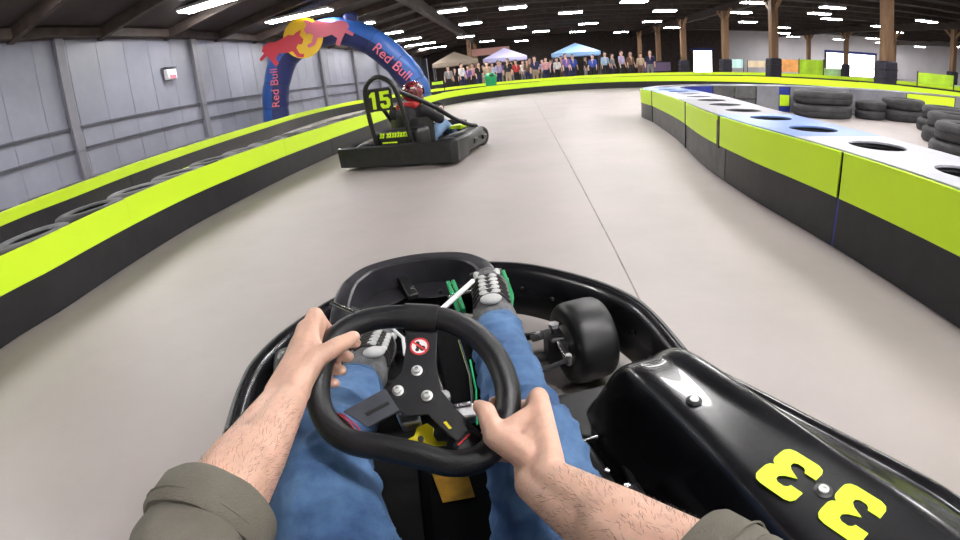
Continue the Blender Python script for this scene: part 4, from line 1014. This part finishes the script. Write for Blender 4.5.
for s in (-1, 1):
    for y, R, W in ((1.45, .13, .13), (.30, .14, .20)):
        M = Matrix.Translation((s*(.50 if y > 1 else .56), y, R)) @ Matrix.Rotation(radians(-14) if y > 1 else 0, 4, 'Z') @ Matrix.Rotation(pi/2, 4, 'Y'); h = W/2
        t_ = MB().lathe([(R*.5, -h*.85), (R*.7, -h), (R*.9, -h*.93), (R, -h*.6), (R, h*.6), (R*.9, h*.93), (R*.7, h), (R*.5, h*.85)], 28, M, closed=True).build('wheel', M_SLICK, k2, smooth=50)
        MB().lathe([(R*.5, -h*.8), (R*.42, -h*.4), (R*.15, -h*.3), (R*.15, h*.3), (R*.42, h*.4), (R*.5, h*.8)], 20, M).build('rim', M_ALU, t_)
b2_('engine_cover', MB().box((0, .27, .30), (.62, .30, .26)), bevel=.05, seg=3)
# seat
b2_('seat', MB().sweep([Vector((-.24, .62, 0)), Vector((-.22, .46, 0)), Vector((-.1, .40, 0)), Vector((.1, .40, 0)), Vector((.22, .46, 0)), Vector((.24, .62, 0))], [(-.015, .12), (.015, .12), (.015, .52), (-.015, .52)]), smooth=60)
# roll hoop, its braces and the number plate
hoop = spline([(-.25, .10, .26), (-.25, .02, .66), (-.21, -.03, .92), (-.09, -.05, 1.03), (.04, -.05, 1.03), (.16, -.03, .92), (.20, .02, .66), (.22, .10, .26)], 6)
hp = b2_('roll_hoop', MB().tube(hoop, .027, 12))
for s in (-1, 1):
    b2_('side_bar', MB().tube(spline([(s*.19-.03, -.02, .88), (s*.32, .45, .66), (s*.42, .8, .46), (s*.46, 1.15, .33), (s*.48, 1.38, .28)], 5), .026, 10))
    MB().cyl((s*.235-.015, .10, .2), (s*.235-.015, .10, .28), .035, 10).build('hoop_socket', M_PLATE, hp)
npl = b2_('number_plate', MB().prism([(-.16, -.12), (.16, -.12), (.16, .10), (.13, .13), (-.13, .13), (-.16, .10)], (-.03, -.035, .79), (1, 0, 0), (0, 0, 1), 0, .012), bevel=.004)
for g, x in (('1', -.08), ('5', .07)):
    MB().prism([((a-.375)*.17+x, (b-.5)*.19) for a, b in GLYPH[g]], (-.03, -.035, .79), (1, 0, 0), (0, 0, 1), .012, .016).build('number_'+g, M_LIME, npl, smooth=0)
# lime lettering on the engine cover and a thin line below
for q in range(10):                               # too blurred in the photograph to read: ten slanted block marks
    x0 = -.215+.036*q+(.022 if q > 1 else 0); wd = (.030, .026, .032, .028, .031, .027, .030, .028, .031, .029)[q]; hh = .055+.006*(q % 3 == 0)
    MB().prism([(0, 0), (wd, 0), (wd+.014, hh), (.014, hh), (.010, hh*.62), (wd*.55, hh*.62), (wd*.5, hh*.38), (.006, hh*.38)], (x0, .120, .345), (1, 0, 0), (0, 0, 1), 0, .003).build('lettering', M_LIME, k2, smooth=0)
MB().box((-.08, .117, .29), (.2, .006, .018)).build('lettering_line', M_LIME, k2)
# steering wheel and column
M = Matrix.Translation((0, 1.12, .55)) @ Matrix.Rotation(radians(40), 4, 'X')
stw2 = MB(); stw2.tube([M @ Vector((.15*cos(a*pi/14), .13*sin(a*pi/14), 0)) for a in range(28)], .017, 10, closed=True); s2 = b2_('steering_wheel', stw2, M_GRIP)
MB().cyl(M @ Vector((0, 0, 0)), (0, 1.45, .15), .014, 10).build('column', M_PLATE, s2)
for a in (90, 210, 330): MB().tube([M @ Vector((0, 0, -.01)), M @ Vector((.14*cos(radians(a)), .12*sin(radians(a)), 0))], .012, 8).build('spoke', M_PLATE, s2)
MB().tube([(-.3, 1.45, .1), (.45, 1.45, .13)], .014, 8).build('front_axle', M_ALU, k2)
MB().box((.30, 1.22, .30), (.16, .18, .05)).build('pod_badge', M_LIME, k2, bevel=.01)
# its driver
V = Vector
HD = V((0.02, .62, .80))
sk = [(HD+V((0, .02, -.06)), HD+V((0, 0, .02)), .075, .085), (V((0, .52, .55)), HD-V((0, .02, .05)), .055, .055), (V((0, .58, .25)), V((0, .50, .55)), .11, .12)]
for s in (-1, 1):
    sh_, el_, hn = V((s*.19, .50, .60)), V((s*.29, .72, .46)), V((s*.15, 1.08, .55))
    sk += [(sh_, el_, .05, .042), (el_, hn, .042, .03), (hn, hn+V((-s*.02, .04, .03)), .032, .026)]
    for q in range(4): sk.append((hn+V((0, .01+.012*q, .02)), hn+V((-s*.035, .035+.012*q, -.005)), .010, .008))
    sk += [(V((s*.1, .62, .2)), V((s*.17, 1.06, .36)), .06, .05), (V((s*.17, 1.06, .36)), V((s*.11, 1.5, .2)), .05, .04)]
d2 = organic('person', sk, .010, M_SKIN, smooth=3)
d2.location = k2.location; d2.rotation_euler = k2.rotation_euler
tag(d2, 'kart driver in a dark helmet and black jacket seated in kart number 15', 'person')
jk2 = [(V((0, .60, .25)), V((0, .50, .54)), .15, .16), (V((-.15, .50, .58)), V((.15, .50, .58)), .08, .08)]; jn2 = [(V((0, .60, .2)), V((0, .62, .26)), .14, .14)]
for s in (-1, 1):
    sh_, el_, hn = V((s*.19, .50, .60)), V((s*.29, .72, .46)), V((s*.155, 1.03, .545))
    jk2 += [(sh_, el_, .075, .06), (el_, hn, .06, .045)]
    jn2 += [(V((s*.1, .62, .2)), V((s*.17, 1.06, .36)), .09, .075), (V((s*.17, 1.06, .36)), V((s*.11, 1.46, .2)), .072, .055)]
organic('jacket', jk2, .012, mat('black jacket', (.022, .02, .024), .7, var=.3, scale=10), d2, smooth=3)
organic('trousers', jn2, .012, mat('washed denim', (.16, .26, .42), .8, var=.2, scale=8), d2, smooth=3)
for s in (-1, 1): organic('shoe', [(V((s*.11, 1.47, .14)), V((s*.11, 1.58, .22)), .045, .038)], .012, M_SHOED, d2, smooth=2)
organic('collar', [(V((-.09, .47, .66)), V((.09, .47, .66)), .055, .055), (V((-.09, .55, .66)), V((.09, .55, .66)), .045, .045)], .010, mat('red cloth', (.42, .02, .02), .8), d2, smooth=2)
M_HEL = mat('patterned helmet', (.03, .012, .014), .25, scale=16, color2=(.34, .03, .04), coat=.4)
hel2 = organic('helmet', [(HD+V((0, -.02, .02)), HD+V((0, .02, .03)), .132, .130), (HD+V((0, .06, -.06)), HD+V((0, .02, -.02)), .10, .11)], .010, M_HEL, d2, smooth=2)
vis = MB(); vs = []; fs = []
for i in range(5):
    for k in range(15):
        a = radians(-75+150*k/14); z = -.045+.09*i/4; rr = .142*sqrt(max(.1, 1-(z/.19)**2)); vs.append(HD+V((rr*sin(a)*.95, rr*cos(a)*1.06+.015, z+.02)))
for i in range(4):
    for k in range(14): fs.append((i*15+k, i*15+k+1, (i+1)*15+k+1, (i+1)*15+k))
vo = vis.add(vs, fs).build('visor', M_POD, hel2); vo.modifiers.new('t', 'SOLIDIFY').thickness = .004
for a, z, s_ in ((150, .07, .022), (200, .075, .02), (110, .09, .018), (240, .05, .02)):
    a = radians(a); MB().ball(HD+V((.128*sin(a), .134*cos(a), z)), s_, 10, (1, 1, .6)).build('helmet_graphic', M_WHITE, hel2)
